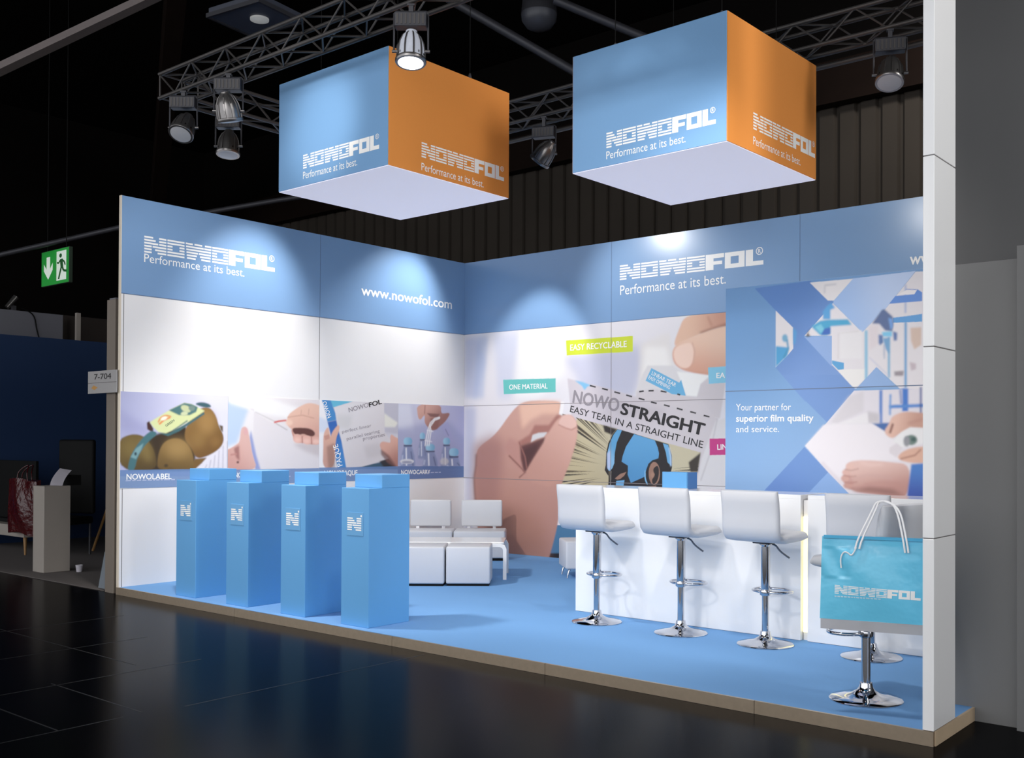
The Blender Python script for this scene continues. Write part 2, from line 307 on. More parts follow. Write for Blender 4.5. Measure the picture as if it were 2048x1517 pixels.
# ------------------------------------------------------------------ printed pictures (colour stored on a fine grid)
ART = {
'kiwi': [
  [[[-40,2026],[1304,2087],[1312,1089],[-32,1119]],[178,180,214],0.0,1,0,[[9,1551],[1184,1799],[222,220,236]]],
  [[[2,1789],[181,1685],[336,1621],[289,1532],[9,1573]],[160,160,200],61.2,0.7,0,None],
  [[[712,2060],[1304,2087],[1306,1802],[984,1910]],[228,226,238],73.5,0.8,0,None],
  [[[1295,1540],[1194,1480],[1054,1386],[937,1259],[822,1157],[1312,1148]],[226,222,230],0.0,1,0,None],
  [[[984,1226],[948,1157],[959,1152],[995,1222]],[180,176,190],6.1,0.8,0,None],
  [[[1033,1276],[1006,1155],[1017,1152],[1045,1273]],[180,176,190],6.1,0.8,0,None],
  [[[1083,1326],[1064,1153],[1075,1152],[1095,1325]],[180,176,190],6.1,0.8,0,None],
  [[[1133,1377],[1122,1152],[1134,1151],[1145,1377]],[180,176,190],6.1,0.8,0,None],
  [[[1184,1429],[1181,1151],[1193,1150],[1196,1428]],[180,176,190],6.1,0.8,0,None],
  [[[1235,1481],[1240,1149],[1253,1149],[1247,1481]],[180,176,190],6.1,0.8,0,None],
  [[[242,1509],[729,1638],[858,1444],[848,1157],[280,1167]],[58,44,26],14.7,1,0,None],
  [[[-13,1486],[67,1530],[159,1549],[253,1529],[325,1454],[386,1354],[412,1165],[-10,1172]],[112,92,48],6.1,1,1,[[125,1530],[363,1221],[86,68,34]]],
  [[[201,1399],[199,1377],[193,1356],[183,1338],[169,1322],[153,1310],[134,1303],[115,1301],[96,1304],[77,1311],[61,1323],[47,1338],[37,1357],[30,1378],[28,1399],[30,1421],[36,1442],[46,1460],[60,1476],[76,1488],[94,1495],[113,1498],[133,1495],[151,1488],[168,1476],[182,1461],[192,1442],[199,1421]],[132,112,62],73.5,0.7,0,None],
  [[[334,1396],[344,1367],[350,1340],[353,1313],[352,1291],[347,1272],[339,1259],[328,1252],[314,1251],[299,1256],[282,1268],[266,1285],[250,1306],[235,1331],[223,1358],[213,1386],[207,1414],[204,1440],[205,1462],[210,1481],[218,1494],[229,1501],[242,1502],[257,1497],[274,1486],[291,1470],[307,1448],[321,1423]],[150,128,74],61.2,0.5,0,None],
  [[[717,1558],[754,1673],[829,1778],[932,1844],[1024,1844],[1097,1761],[1132,1645],[1193,1551],[1194,1457],[1121,1375],[989,1311],[859,1283],[807,1398],[730,1478]],[140,106,58],6.1,1,1,[[855,1790],[989,1305],[118,84,42]]],
  [[[1091,1679],[1089,1650],[1081,1623],[1069,1599],[1052,1578],[1032,1562],[1010,1553],[987,1549],[964,1552],[942,1562],[922,1577],[905,1596],[892,1620],[885,1647],[882,1675],[884,1704],[892,1731],[904,1755],[920,1776],[940,1791],[962,1801],[985,1805],[1008,1803],[1031,1794],[1051,1779],[1068,1759],[1080,1735],[1089,1708]],[168,130,76],73.5,0.8,0,None],
  [[[974,1491],[972,1470],[966,1451],[955,1433],[941,1418],[923,1407],[904,1401],[884,1398],[864,1401],[845,1407],[828,1418],[814,1433],[803,1450],[796,1470],[794,1490],[796,1511],[802,1530],[813,1548],[827,1562],[844,1573],[863,1580],[883,1583],[903,1581],[922,1574],[939,1563],[954,1549],[965,1531],[972,1512]],[160,126,72],73.5,0.5,0,None],
  [[[1160,1469],[1159,1455],[1154,1443],[1146,1432],[1135,1423],[1123,1416],[1109,1411],[1094,1410],[1079,1411],[1065,1416],[1052,1423],[1042,1432],[1034,1443],[1029,1455],[1027,1468],[1029,1481],[1033,1493],[1041,1505],[1052,1514],[1064,1521],[1078,1525],[1093,1527],[1108,1526],[1122,1521],[1134,1514],[1145,1505],[1153,1494],[1158,1482]],[150,112,62],49.0,0.6,0,None],
  [[[846,1289],[989,1299],[924,1236],[822,1157],[809,1226]],[120,90,48],9.8,1,0,None],
  [[[412,1165],[408,1287],[446,1421],[518,1489],[629,1512],[730,1473],[807,1375],[836,1260],[822,1157]],[142,112,64],4.9,1,1,[[630,1489],[558,1162],[108,84,44]]],
  [[[782,1398],[778,1378],[768,1359],[752,1341],[730,1327],[703,1316],[674,1310],[644,1308],[613,1310],[584,1317],[558,1328],[537,1343],[521,1360],[510,1379],[507,1399],[510,1419],[520,1438],[536,1455],[557,1469],[583,1480],[612,1487],[642,1489],[673,1487],[702,1481],[728,1470],[751,1456],[767,1438],[778,1419]],[166,134,82],85.7,0.8,0,None],
  [[[530,1219],[530,1215],[528,1212],[526,1209],[522,1206],[518,1205],[513,1204],[509,1203],[504,1204],[499,1205],[495,1207],[491,1209],[489,1212],[487,1216],[486,1219],[487,1223],[489,1226],[491,1229],[495,1231],[499,1233],[503,1234],[508,1235],[513,1234],[518,1233],[522,1231],[526,1229],[528,1226],[530,1222]],[70,54,30],9.8,1,0,None],
  [[[595,1184],[594,1180],[591,1177],[587,1174],[581,1172],[574,1170],[566,1169],[558,1169],[550,1169],[542,1171],[535,1173],[529,1175],[525,1178],[522,1182],[521,1185],[522,1189],[525,1192],[529,1195],[535,1197],[542,1199],[549,1200],[558,1200],[566,1200],[574,1198],[581,1196],[587,1194],[591,1191],[594,1187]],[100,78,40],9.8,1,0,None],
  [[[288,1665],[317,1682],[360,1610],[360,1555],[294,1598]],[70,40,34],4.9,1,0,None],
  [[[1138,1656],[1185,1645],[1186,1575],[1159,1598]],[100,84,60],6.1,1,0,None],
  [[[829,1879],[919,1902],[1017,1882],[1044,1848],[984,1838],[906,1849]],[62,96,104],3.7,1,1,None],
  [[[82,1171],[95,1258],[126,1345],[189,1443],[277,1543],[348,1588],[420,1555],[325,1488],[243,1399],[185,1300],[157,1169]],[70,112,118],4.9,1,1,None],
  [[[115,1312],[172,1399],[254,1454],[231,1388],[173,1290]],[122,160,164],9.8,1,0,None],
  [[[182,1344],[182,1340],[181,1337],[179,1333],[177,1331],[174,1329],[171,1327],[168,1327],[165,1327],[162,1329],[159,1331],[157,1334],[155,1337],[154,1341],[154,1344],[154,1348],[155,1352],[157,1355],[159,1358],[162,1360],[165,1362],[168,1362],[171,1362],[174,1360],[177,1358],[179,1355],[181,1352],[182,1348]],[40,60,70],3.7,1,0,None],
  [[[408,1566],[530,1556],[653,1614],[946,1792],[959,1770],[654,1580],[530,1528]],[66,104,108],4.9,1,0,None],
  [[[321,1671],[528,1793],[714,1883],[803,1871],[893,1835],[959,1804],[779,1691],[629,1614],[505,1558],[420,1569],[359,1621]],[216,222,164],3.7,1,0,None],
  [[[534,1799],[714,1883],[803,1871],[874,1843],[855,1790],[778,1754],[652,1751]],[78,118,118],4.9,1,0,None],
  [[[791,1799],[786,1792],[779,1787],[769,1784],[757,1782],[744,1783],[731,1785],[718,1790],[705,1796],[694,1803],[685,1811],[679,1819],[675,1828],[674,1836],[676,1844],[681,1850],[689,1855],[698,1858],[710,1860],[723,1859],[736,1857],[749,1853],[762,1847],[773,1840],[782,1832],[789,1823],[792,1815],[793,1806]],[200,206,160],9.8,1,0,None],
  [[[757,1777],[757,1772],[755,1767],[751,1761],[745,1757],[737,1753],[729,1749],[720,1747],[710,1746],[701,1746],[692,1747],[685,1749],[679,1753],[675,1757],[673,1762],[673,1767],[675,1772],[679,1777],[685,1782],[693,1786],[701,1789],[710,1792],[720,1793],[729,1793],[738,1792],[745,1789],[751,1786],[755,1782]],[206,212,170],4.9,1,0,None],
  [[[842,1830],[841,1823],[838,1817],[834,1811],[827,1806],[820,1803],[812,1800],[804,1799],[795,1800],[787,1802],[780,1805],[774,1810],[769,1815],[766,1821],[765,1828],[766,1835],[769,1841],[773,1847],[779,1852],[787,1855],[795,1858],[803,1859],[812,1858],[820,1856],[827,1853],[833,1848],[838,1843],[841,1837]],[120,140,130],12.2,1,0,None],
  [[[420,1664],[448,1719],[504,1740],[563,1725],[568,1738],[503,1754],[438,1728],[407,1670]],[222,120,60],4.9,1,1,None],
  [[[432,1644],[485,1689],[557,1718],[549,1734],[475,1704],[419,1657]],[226,132,70],4.9,1,0,None],
  [[[514,1725],[515,1721],[514,1717],[511,1712],[506,1708],[501,1703],[494,1699],[486,1696],[479,1694],[471,1693],[464,1692],[457,1693],[452,1695],[448,1697],[445,1701],[445,1705],[446,1709],[449,1714],[453,1718],[459,1723],[465,1727],[473,1730],[481,1732],[488,1733],[496,1734],[502,1733],[508,1731],[512,1729]],[250,236,220],7.3,1,0,None],
  [[[590,1580],[758,1690],[749,1701],[581,1591]],[90,120,110],3.7,1,0,None],
  [[[-33,1181],[1312,1177],[1314,958],[-31,1000]],[100,134,182],0.0,0.88,0,None],
],
'envelope': [
  [[[1195,2082],[2600,2146],[2609,1060],[1204,1091]],[236,232,232],0.0,1,0,[[1251,1919],[2431,1320],[224,216,218]]],
  [[[1196,1941],[1514,1844],[1432,1637],[1364,1457],[1201,1398]],[190,208,234],30.6,1,0,None],
  [[[1250,1978],[1815,1963],[2523,1795],[2524,1679],[1817,1778],[1265,1896]],[246,244,242],36.7,0.8,0,None],
  [[[1514,1850],[1585,1846],[1574,1543],[1670,1142],[2560,1125],[2557,1499],[1788,1704]],[226,220,222],12.2,1,0,None],
  [[[1598,1806],[1882,1696],[1886,1704],[1602,1813]],[196,190,190],6.1,1,0,None],
  [[[1874,1683],[2038,1605],[2045,1613],[1880,1691]],[180,172,172],7.3,1,0,None],
  [[[1545,1603],[1574,1494],[1618,1325],[1677,1154],[1605,1155],[1547,1373],[1524,1518]],[150,160,206],17.1,1,0,None],
  [[[1201,1374],[1283,1398],[1364,1445],[1399,1469],[1412,1601],[1435,1640],[1485,1641],[1517,1566],[1543,1446],[1568,1325],[1641,1142],[1203,1150]],[222,180,170],4.9,1,1,[[1532,1446],[1257,1208],[206,156,146]]],
  [[[1324,1398],[1392,1434],[1401,1254],[1352,1302]],[150,96,92],17.1,0.8,0,None],
  [[[1394,1245],[1393,1242],[1392,1240],[1390,1237],[1388,1235],[1385,1234],[1381,1233],[1377,1233],[1374,1233],[1370,1234],[1367,1236],[1364,1238],[1362,1240],[1361,1242],[1361,1245],[1361,1248],[1362,1250],[1364,1252],[1367,1254],[1370,1256],[1373,1257],[1377,1257],[1381,1256],[1384,1256],[1387,1254],[1390,1252],[1392,1250],[1393,1247]],[90,50,46],6.1,1,0,None],
  [[[1508,1590],[1507,1581],[1505,1572],[1502,1565],[1497,1558],[1491,1553],[1484,1550],[1478,1549],[1471,1550],[1464,1553],[1458,1558],[1453,1564],[1450,1572],[1447,1580],[1447,1590],[1447,1599],[1449,1607],[1453,1615],[1458,1622],[1464,1627],[1470,1630],[1477,1631],[1484,1630],[1490,1627],[1496,1622],[1501,1616],[1505,1608],[1507,1599]],[220,168,172],19.6,0.7,0,None],
  [[[1285,1318],[1367,1330],[1364,1346],[1281,1335]],[190,136,128],12.2,1,0,None],
  [[[2119,1447],[2525,1499],[2527,1293],[2273,1371]],[200,190,192],36.7,0.8,0,None],
  [[[2026,1696],[2048,1784],[2116,1836],[2222,1895],[2331,1937],[2426,1931],[2554,1899],[2558,1461],[2485,1448],[2398,1441],[2304,1460],[2203,1460],[2141,1497],[2102,1572],[2102,1622],[2056,1647]],[232,190,170],4.9,1,1,[[2269,1890],[2351,1447],[214,162,148]]],
  [[[2102,1635],[2209,1641],[2365,1636],[2444,1588],[2429,1543],[2350,1536],[2272,1574],[2195,1548],[2125,1572]],[96,58,54],11.0,1,1,None],
  [[[2041,1753],[2254,1782],[2425,1748],[2429,1761],[2255,1795],[2039,1765]],[208,160,142],9.8,1,0,None],
  [[[2232,1852],[2225,1789],[2237,1788],[2244,1851]],[210,164,146],7.3,1,0,None],
  [[[2341,1868],[2334,1791],[2346,1791],[2354,1867]],[210,164,146],7.3,1,0,None],
  [[[2095,1608],[2142,1495],[2156,1499],[2109,1612]],[196,140,128],9.8,1,0,None],
  [[[2246,1485],[2238,1476],[2227,1469],[2214,1464],[2200,1461],[2185,1461],[2171,1464],[2157,1469],[2144,1476],[2134,1485],[2127,1495],[2122,1507],[2121,1518],[2123,1529],[2128,1540],[2137,1549],[2147,1556],[2160,1561],[2174,1564],[2189,1564],[2204,1561],[2218,1556],[2230,1549],[2240,1540],[2248,1530],[2252,1518],[2254,1507],[2251,1496]],[226,176,162],6.1,1,0,None],
  [[[2229,1498],[2228,1490],[2224,1483],[2219,1477],[2212,1472],[2203,1468],[2193,1465],[2183,1465],[2173,1465],[2163,1468],[2154,1472],[2147,1477],[2141,1483],[2138,1490],[2137,1497],[2138,1504],[2141,1511],[2146,1518],[2154,1523],[2162,1527],[2172,1529],[2182,1530],[2193,1529],[2202,1527],[2211,1523],[2219,1518],[2224,1512],[2228,1505]],[244,202,188],22.0,0.8,0,None],
  [[[2397,1488],[2392,1477],[2385,1467],[2374,1459],[2360,1452],[2345,1448],[2328,1447],[2312,1448],[2296,1452],[2281,1457],[2268,1465],[2258,1475],[2251,1486],[2248,1497],[2248,1508],[2253,1519],[2260,1529],[2271,1537],[2284,1544],[2300,1548],[2316,1549],[2333,1548],[2349,1545],[2364,1539],[2377,1531],[2387,1521],[2394,1511],[2397,1499]],[228,178,164],6.1,1,0,None],
  [[[2369,1483],[2368,1476],[2364,1470],[2358,1464],[2349,1459],[2339,1455],[2328,1453],[2316,1452],[2304,1453],[2293,1455],[2283,1459],[2275,1464],[2268,1469],[2264,1476],[2263,1483],[2264,1489],[2268,1496],[2274,1502],[2283,1506],[2293,1510],[2304,1512],[2316,1513],[2328,1513],[2339,1510],[2349,1507],[2358,1502],[2364,1496],[2368,1490]],[244,202,188],22.0,0.8,0,None],
  [[[2527,1491],[2525,1481],[2520,1470],[2511,1461],[2499,1453],[2485,1447],[2470,1444],[2454,1442],[2437,1444],[2422,1447],[2408,1453],[2396,1461],[2388,1470],[2382,1480],[2380,1491],[2382,1502],[2387,1512],[2396,1521],[2407,1529],[2421,1535],[2437,1538],[2453,1540],[2469,1539],[2485,1535],[2499,1529],[2510,1522],[2519,1513],[2525,1502]],[226,176,162],6.1,1,0,None],
  [[[2501,1478],[2500,1472],[2497,1466],[2491,1461],[2483,1456],[2474,1453],[2464,1451],[2454,1450],[2443,1451],[2433,1453],[2424,1456],[2416,1461],[2411,1466],[2407,1472],[2406,1478],[2407,1484],[2410,1490],[2416,1496],[2423,1500],[2432,1504],[2442,1506],[2453,1506],[2464,1506],[2474,1504],[2483,1500],[2491,1496],[2496,1491],[2500,1485]],[244,204,190],19.6,0.8,0,None],
  [[[2245,1542],[2252,1460],[2262,1460],[2256,1542]],[168,108,98],6.1,1,0,None],
  [[[2379,1536],[2386,1447],[2397,1448],[2390,1537]],[168,108,98],6.1,1,0,None],
  [[[2115,1698],[2114,1690],[2110,1682],[2104,1676],[2096,1670],[2086,1666],[2075,1663],[2064,1662],[2052,1662],[2041,1665],[2032,1669],[2024,1674],[2017,1681],[2014,1688],[2012,1696],[2013,1704],[2017,1711],[2023,1718],[2031,1723],[2041,1728],[2052,1731],[2063,1732],[2075,1731],[2086,1729],[2095,1725],[2104,1719],[2110,1713],[2114,1705]],[242,206,186],19.6,0.8,0,None],
  [[[1857,1687],[1923,1703],[2027,1715],[2024,1732],[1919,1720],[1852,1704]],[206,60,50],3.7,1,0,None],
  [[[1203,1164],[2609,1161],[2611,918],[1205,961]],[100,134,182],0.0,0.88,0,None],
],
'page': [
  [[[2490,1987],[3807,2034],[3815,976],[2498,1010]],[206,204,212],0.0,1,0,None],
  [[[2490,1987],[2556,1979],[2776,1152],[2497,1157]],[240,238,240],0.0,1,0,None],
  [[[2492,1777],[2651,1727],[2652,1589],[2493,1588]],[214,222,238],25.0,1,0,None],
  [[[3491,1984],[3808,1983],[3811,1579],[3539,1599]],[190,188,200],15.0,1,0,None],
  [[[3529,1845],[3764,1726],[3719,1669],[3531,1666]],[228,226,216],18.0,1,0,None],
  [[[2885,1151],[3164,1173],[3453,1219],[3676,1284],[3813,1306],[3814,1124]],[60,92,112],10.0,1,0,None],
  [[[3423,1264],[3601,1307],[3783,1170],[3784,1136],[3542,1140]],[44,48,54],14.0,1,0,None],
  [[[2635,1982],[3045,1985],[2716,1894]],[104,188,216],0.0,1,0,None],
  [[[2720,1894],[3017,1973],[3528,1977],[3539,1599],[3644,1510],[3691,1284],[3165,1168],[2906,1150],[2800,1548]],[226,222,224],3.0,1,0,[[2812,1784],[3307,1265],[214,208,210]]],
  [[[2744,1804],[3019,1811],[2964,1636],[2786,1634]],[208,206,206],50.1,0.7,0,None],
  [[[3191,1420],[3451,1464],[3541,1308],[3249,1266]],[200,194,196],40.1,0.7,0,None],
  [[[2536,1980],[2669,1981],[2744,1825],[2758,1740],[2624,1716],[2590,1843]],[70,140,200],3.0,1,0,None],
  [[[2624,1716],[2758,1740],[2786,1634],[2842,1484],[2920,1150],[2783,1152],[2734,1377],[2665,1590]],[52,104,180],3.0,1,0,[[2678,1696],[2844,1162],[70,140,204]]],
  [[[2556,1156],[2563,1377],[2562,1546],[2585,1610],[2638,1664],[2658,1590],[2672,1526],[2692,1590],[2779,1682],[2810,1677],[2806,1613],[2746,1505],[2742,1153]],[226,180,160],5.0,1,1,[[2745,1633],[2602,1219],[206,160,146]]],
  [[[2613,1420],[2733,1462],[2749,1153],[2642,1155]],[150,112,100],25.0,0.7,0,None],
  [[[2572,1546],[2652,1568],[2659,1515],[2593,1494]],[204,150,134],10.0,1,0,None],
  [[[3451,1442],[3495,1487],[3585,1474],[3645,1465],[3632,1532],[3651,1583],[3712,1544],[3811,1511],[3814,1135],[3738,1148],[3616,1262],[3496,1353]],[220,172,156],5.0,1,1,[[3599,1487],[3722,1194],[176,126,116]]],
  [[[3474,1386],[3616,1307],[3753,1159],[3723,1148],[3587,1218],[3482,1319]],[120,84,80],16.0,0.8,0,None],
  [[[2497,1167],[3814,1164],[3816,965],[2498,999]],[100,134,182],0.0,0.88,0,None],
],
'bottles': [
  [[[3716,1986],[5075,2031],[5084,944],[3724,979]],[196,196,216],0.0,1,0,[[3901,1832],[4973,1614],[172,172,206]]],
  [[[3747,1964],[3978,1966],[4060,1605],[3764,1647]],[214,216,230],40.1,0.8,0,None],
  [[[3719,1646],[4218,1723],[4714,1755],[5062,1493],[5065,1127],[3723,1148]],[146,152,190],60.1,0.6,0,None],
  [[[4546,1681],[4680,1767],[4784,1492],[4716,1468]],[160,160,200],16.0,0.8,0,None],
  [[[4624,1656],[4692,1561],[4704,1566],[4636,1661]],[120,124,160],8.0,1,0,None],
  [[[4163,1507],[4244,1507],[4277,1392],[4288,1256],[4124,1258],[4133,1392]],[128,142,178],14.0,0.85,0,None],
  [[[4177,1486],[4183,1292],[4198,1292],[4192,1486]],[226,230,240],10.0,0.9,0,None],
  [[[4231,1444],[4256,1291],[4270,1292],[4245,1445]],[92,104,140],10.0,0.8,0,None],
  [[[4137,1403],[4128,1305],[4148,1303],[4156,1402]],[180,190,214],12.0,0.8,0,None],
  [[[4157,1603],[4249,1604],[4252,1516],[4155,1515]],[152,198,222],6.0,1,1,[[4165,1559],[4251,1560],[116,168,202]]],
  [[[4155,1515],[4252,1516],[4247,1501],[4160,1501]],[48,66,96],5.0,1,0,None],
  [[[4600,1435],[4714,1435],[4760,1310],[4775,1132],[4545,1135],[4557,1311]],[128,142,178],14.0,0.85,0,None],
  [[[4619,1412],[4628,1170],[4649,1170],[4641,1412]],[226,230,240],10.0,0.9,0,None],
  [[[4695,1366],[4731,1168],[4750,1169],[4714,1368]],[92,104,140],10.0,0.8,0,None],
  [[[4564,1323],[4551,1183],[4578,1182],[4590,1321]],[180,190,214],12.0,0.8,0,None],
  [[[4591,1539],[4721,1540],[4724,1444],[4589,1444]],[152,198,222],6.0,1,1,[[4602,1491],[4724,1492],[116,168,202]]],
  [[[4589,1444],[4724,1444],[4718,1428],[4596,1428]],[48,66,96],5.0,1,0,None],
  [[[3878,1428],[4009,1429],[4062,1295],[4079,1131],[3814,1135],[3828,1297]],[128,142,178],14.0,0.85,0,None],
  [[[3900,1404],[3910,1168],[3934,1168],[3925,1405]],[226,230,240],10.0,0.9,0,None],
  [[[3988,1355],[4028,1165],[4050,1167],[4009,1357]],[92,104,140],10.0,0.8,0,None],
  [[[3836,1310],[3822,1182],[3852,1179],[3867,1308]],[180,190,214],12.0,0.8,0,None],
  [[[3868,1539],[4018,1540],[4021,1438],[3866,1438]],[152,198,222],6.0,1,1,[[3881,1488],[4021,1489],[116,168,202]]],
  [[[3866,1438],[4021,1438],[4014,1421],[3874,1421]],[48,66,96],5.0,1,0,None],
  [[[4279,1353],[4423,1352],[4481,1229],[4499,1124],[4208,1129],[4224,1231]],[128,142,178],14.0,0.85,0,None],
  [[[4303,1330],[4313,1162],[4340,1162],[4330,1331]],[226,230,240],10.0,0.9,0,None],
  [[[4399,1283],[4443,1158],[4467,1162],[4423,1287]],[92,104,140],10.0,0.8,0,None],
  [[[4232,1244],[4216,1178],[4249,1173],[4266,1240]],[180,190,214],12.0,0.8,0,None],
  [[[4268,1455],[4432,1455],[4436,1361],[4265,1362]],[152,198,222],6.0,1,1,[[4282,1408],[4436,1408],[116,168,202]]],
  [[[4265,1362],[4436,1361],[4428,1346],[4274,1346]],[48,66,96],5.0,1,0,None],
  [[[4720,1276],[4879,1275],[4943,1128],[4962,1117],[4641,1122],[4660,1132]],[128,142,178],14.0,0.85,0,None],
  [[[4747,1249],[4757,1155],[4787,1156],[4777,1250]],[226,230,240],10.0,0.9,0,None],
  [[[4856,1190],[4904,1148],[4924,1160],[4876,1201]],[92,104,140],10.0,0.8,0,None],
  [[[4704,1151],[4685,1175],[4653,1163],[4671,1139]],[180,190,214],12.0,0.8,0,None],
  [[[4708,1398],[4889,1397],[4894,1286],[4705,1287]],[152,198,222],6.0,1,1,[[4723,1342],[4893,1341],[116,168,202]]],
  [[[4705,1287],[4894,1286],[4884,1267],[4715,1268]],[48,66,96],5.0,1,0,None],
  [[[4055,1224],[4052,1217],[4042,1210],[4027,1204],[4007,1199],[3984,1196],[3957,1194],[3930,1193],[3902,1194],[3876,1197],[3852,1201],[3833,1206],[3818,1213],[3809,1219],[3806,1227],[3809,1234],[3818,1240],[3832,1246],[3852,1251],[3875,1255],[3901,1257],[3929,1257],[3957,1256],[3983,1254],[4007,1250],[4027,1244],[4042,1238],[4051,1231]],[222,222,226],10.0,0.9,0,None],
  [[[4023,1215],[4021,1211],[4014,1208],[4003,1205],[3988,1203],[3970,1201],[3950,1200],[3930,1200],[3909,1201],[3889,1202],[3872,1204],[3857,1207],[3846,1210],[3839,1214],[3837,1217],[3839,1221],[3846,1224],[3857,1227],[3871,1229],[3889,1231],[3909,1232],[3929,1232],[3950,1231],[3970,1230],[3988,1228],[4003,1225],[4014,1222],[4021,1219]],[150,156,180],6.0,1,0,None],
  [[[4701,1217],[4699,1206],[4692,1196],[4682,1187],[4669,1180],[4653,1174],[4635,1171],[4617,1170],[4598,1171],[4580,1175],[4564,1181],[4551,1189],[4541,1198],[4535,1208],[4533,1219],[4535,1229],[4541,1239],[4551,1248],[4564,1255],[4580,1261],[4597,1264],[4616,1265],[4635,1264],[4652,1260],[4669,1254],[4682,1247],[4692,1238],[4698,1227]],[206,204,206],20.0,0.7,0,None],
  [[[4096,1981],[4113,1837],[4137,1779],[4177,1774],[4209,1816],[4249,1840],[4237,1746],[4283,1689],[4364,1637],[4447,1638],[4529,1693],[4629,1754],[4721,1857],[4696,1881],[4611,1867],[4544,1871],[4552,1996]],[206,160,146],5.0,1,1,[[4216,1956],[4463,1656],[150,104,98]]],
  [[[4281,1864],[4528,1859],[4478,1810],[4347,1819]],[110,70,68],12.0,0.8,0,None],
  [[[4242,1968],[4235,1852],[4248,1851],[4255,1968]],[150,104,96],7.0,1,0,None],
  [[[4347,1795],[4545,1823],[4479,1656],[4364,1655]],[132,88,82],20.0,0.7,0,None],
  [[[4526,1823],[4425,1802],[4340,1740],[4291,1632],[4244,1427],[4260,1425],[4307,1629],[4354,1734],[4433,1792],[4530,1811]],[236,236,238],3.0,1,0,None],
  [[[4526,1815],[4424,1789],[4340,1713],[4324,1632],[4280,1427],[4296,1425],[4340,1630],[4355,1709],[4434,1780],[4531,1804]],[236,236,238],3.0,1,0,None],
  [[[4525,1807],[4424,1776],[4340,1687],[4356,1632],[4316,1427],[4332,1425],[4372,1631],[4356,1683],[4435,1767],[4531,1796]],[236,236,238],3.0,1,0,None],
  [[[4282,1632],[4404,1615],[4407,1625],[4284,1641]],[236,236,238],3.0,1,0,None],
  [[[4243,1497],[4381,1480],[4383,1489],[4245,1506]],[236,236,238],3.0,1,0,None],
  [[[3722,1165],[5082,1145],[5084,932],[3724,967]],[86,116,166],0.0,0.9,0,None],
],
'mural': [
  [[[-111,3214],[4494,2877],[4503,-372],[-81,-856]],[232,228,232],0.0,1,0,None],
  [[[18,2920],[253,2916],[391,2578],[232,2083],[24,2088]],[190,196,222],66.8,0.8,0,None],
  [[[253,2926],[443,2914],[368,2080],[177,2085]],[176,190,222],58.5,0.6,0,None],
  [[[550,2928],[1020,2937],[871,2068],[635,2074]],[204,208,228],83.5,0.7,0,None],
  [[[1020,2937],[1783,2926],[1763,2328],[1327,2057],[922,2067]],[246,244,242],83.5,0.9,0,None],
  [[[1761,2571],[2930,2673],[2994,2458],[2826,2021],[2046,2077],[1951,2321]],[190,192,214],100.2,0.8,0,None],
  [[[2930,2673],[3345,2788],[3469,2092],[2911,2090]],[232,226,222],50.1,0.9,0,None],
  [[[2994,2634],[3305,2617],[3388,2302],[2953,2177]],[246,242,238],50.1,1,0,None],
  [[[21,1974],[231,1970],[196,1055],[163,-167],[23,-178]],[188,192,216],67.7,0.7,0,None],
  [[[1523,414],[4489,572],[4490,-3],[1428,-263]],[78,124,160],0.0,1,0,None],
  [[[1426,44],[4490,293],[4490,-3],[1378,-267]],[34,32,34],13.5,1,0,None],
  [[[3356,2562],[3396,2681],[3467,2797],[3526,2948],[3743,2958],[4403,2949],[4405,2229],[3347,2268]],[228,188,164],0.0,0,0,None],
  [[[3427,2610],[3407,2663],[3467,2797],[3546,2964],[3782,2972],[4403,2974],[4403,2786],[4089,2824],[3822,2757],[3626,2693]],[232,190,164],6.7,1,1,[[3546,2878],[4089,2907],[206,152,130]]],
  [[[3744,2762],[4089,2840],[4403,2884],[4403,2786],[3861,2687]],[150,96,80],23.4,0.8,0,None],
  [[[3849,2937],[3907,2815],[3928,2822],[3870,2944]],[196,142,120],16.7,1,0,None],
  [[[3377,2527],[3407,2611],[3487,2667],[3626,2702],[3860,2772],[4089,2815],[4403,2818],[4405,2213],[4091,2254],[3862,2258],[3648,2300],[3508,2340],[3408,2413]],[240,202,178],6.7,1,1,[[3841,2722],[3746,2271],[222,166,142]]],
  [[[3548,2338],[3862,2275],[4405,2245],[4405,2196],[3862,2249]],[206,146,122],20.0,0.8,0,None],
  [[[3397,2526],[3427,2602],[3527,2642],[3646,2653],[3682,2545],[3667,2427],[3608,2353],[3508,2357],[3428,2421]],[248,214,196],8.4,1,1,None],
  [[[3649,2647],[3682,2545],[3663,2411],[3679,2408],[3698,2545],[3664,2650]],[222,176,156],10.0,1,0,None],
  [[[2867,2108],[2965,2305],[3035,2408],[3392,2392],[3580,2281],[3893,2247],[4071,2140],[4021,1764],[3971,1742],[2867,2013]],[226,222,222],13.4,1,0,None],
  [[[3447,2321],[3893,2258],[3770,2161],[3751,2015],[3581,2031]],[246,244,240],11.1,1,0,None],
  [[[3770,2161],[3893,2241],[4096,2162],[4021,1764],[3791,1811],[3712,1993]],[214,206,208],13.4,1,0,None],
  [[[2881,2107],[3175,2122],[3380,2059],[3581,2028],[3764,2009],[3971,1753],[3367,1886],[2867,2013]],[216,208,210],8.9,1,0,None],
  [[[1816,2299],[2489,2143],[2867,2037],[3996,1764],[3896,1362],[3768,1045],[3716,976],[1633,914],[1774,1416],[1882,1838]],[210,202,208],4.5,1,0,[[2159,2030],[3714,1541],[214,206,208]]],
  [[[2520,1997],[3313,1864],[3177,1750],[2609,1828]],[190,182,186],66.8,0.6,0,None],
  [[[3793,1316],[3971,1742],[4097,1763],[4099,932],[3690,919]],[226,222,222],13.4,1,0,None],
  [[[3985,1759],[3891,1363],[3769,1047],[3779,1044],[3900,1361],[3995,1757]],[190,184,186],6.7,1,0,None],
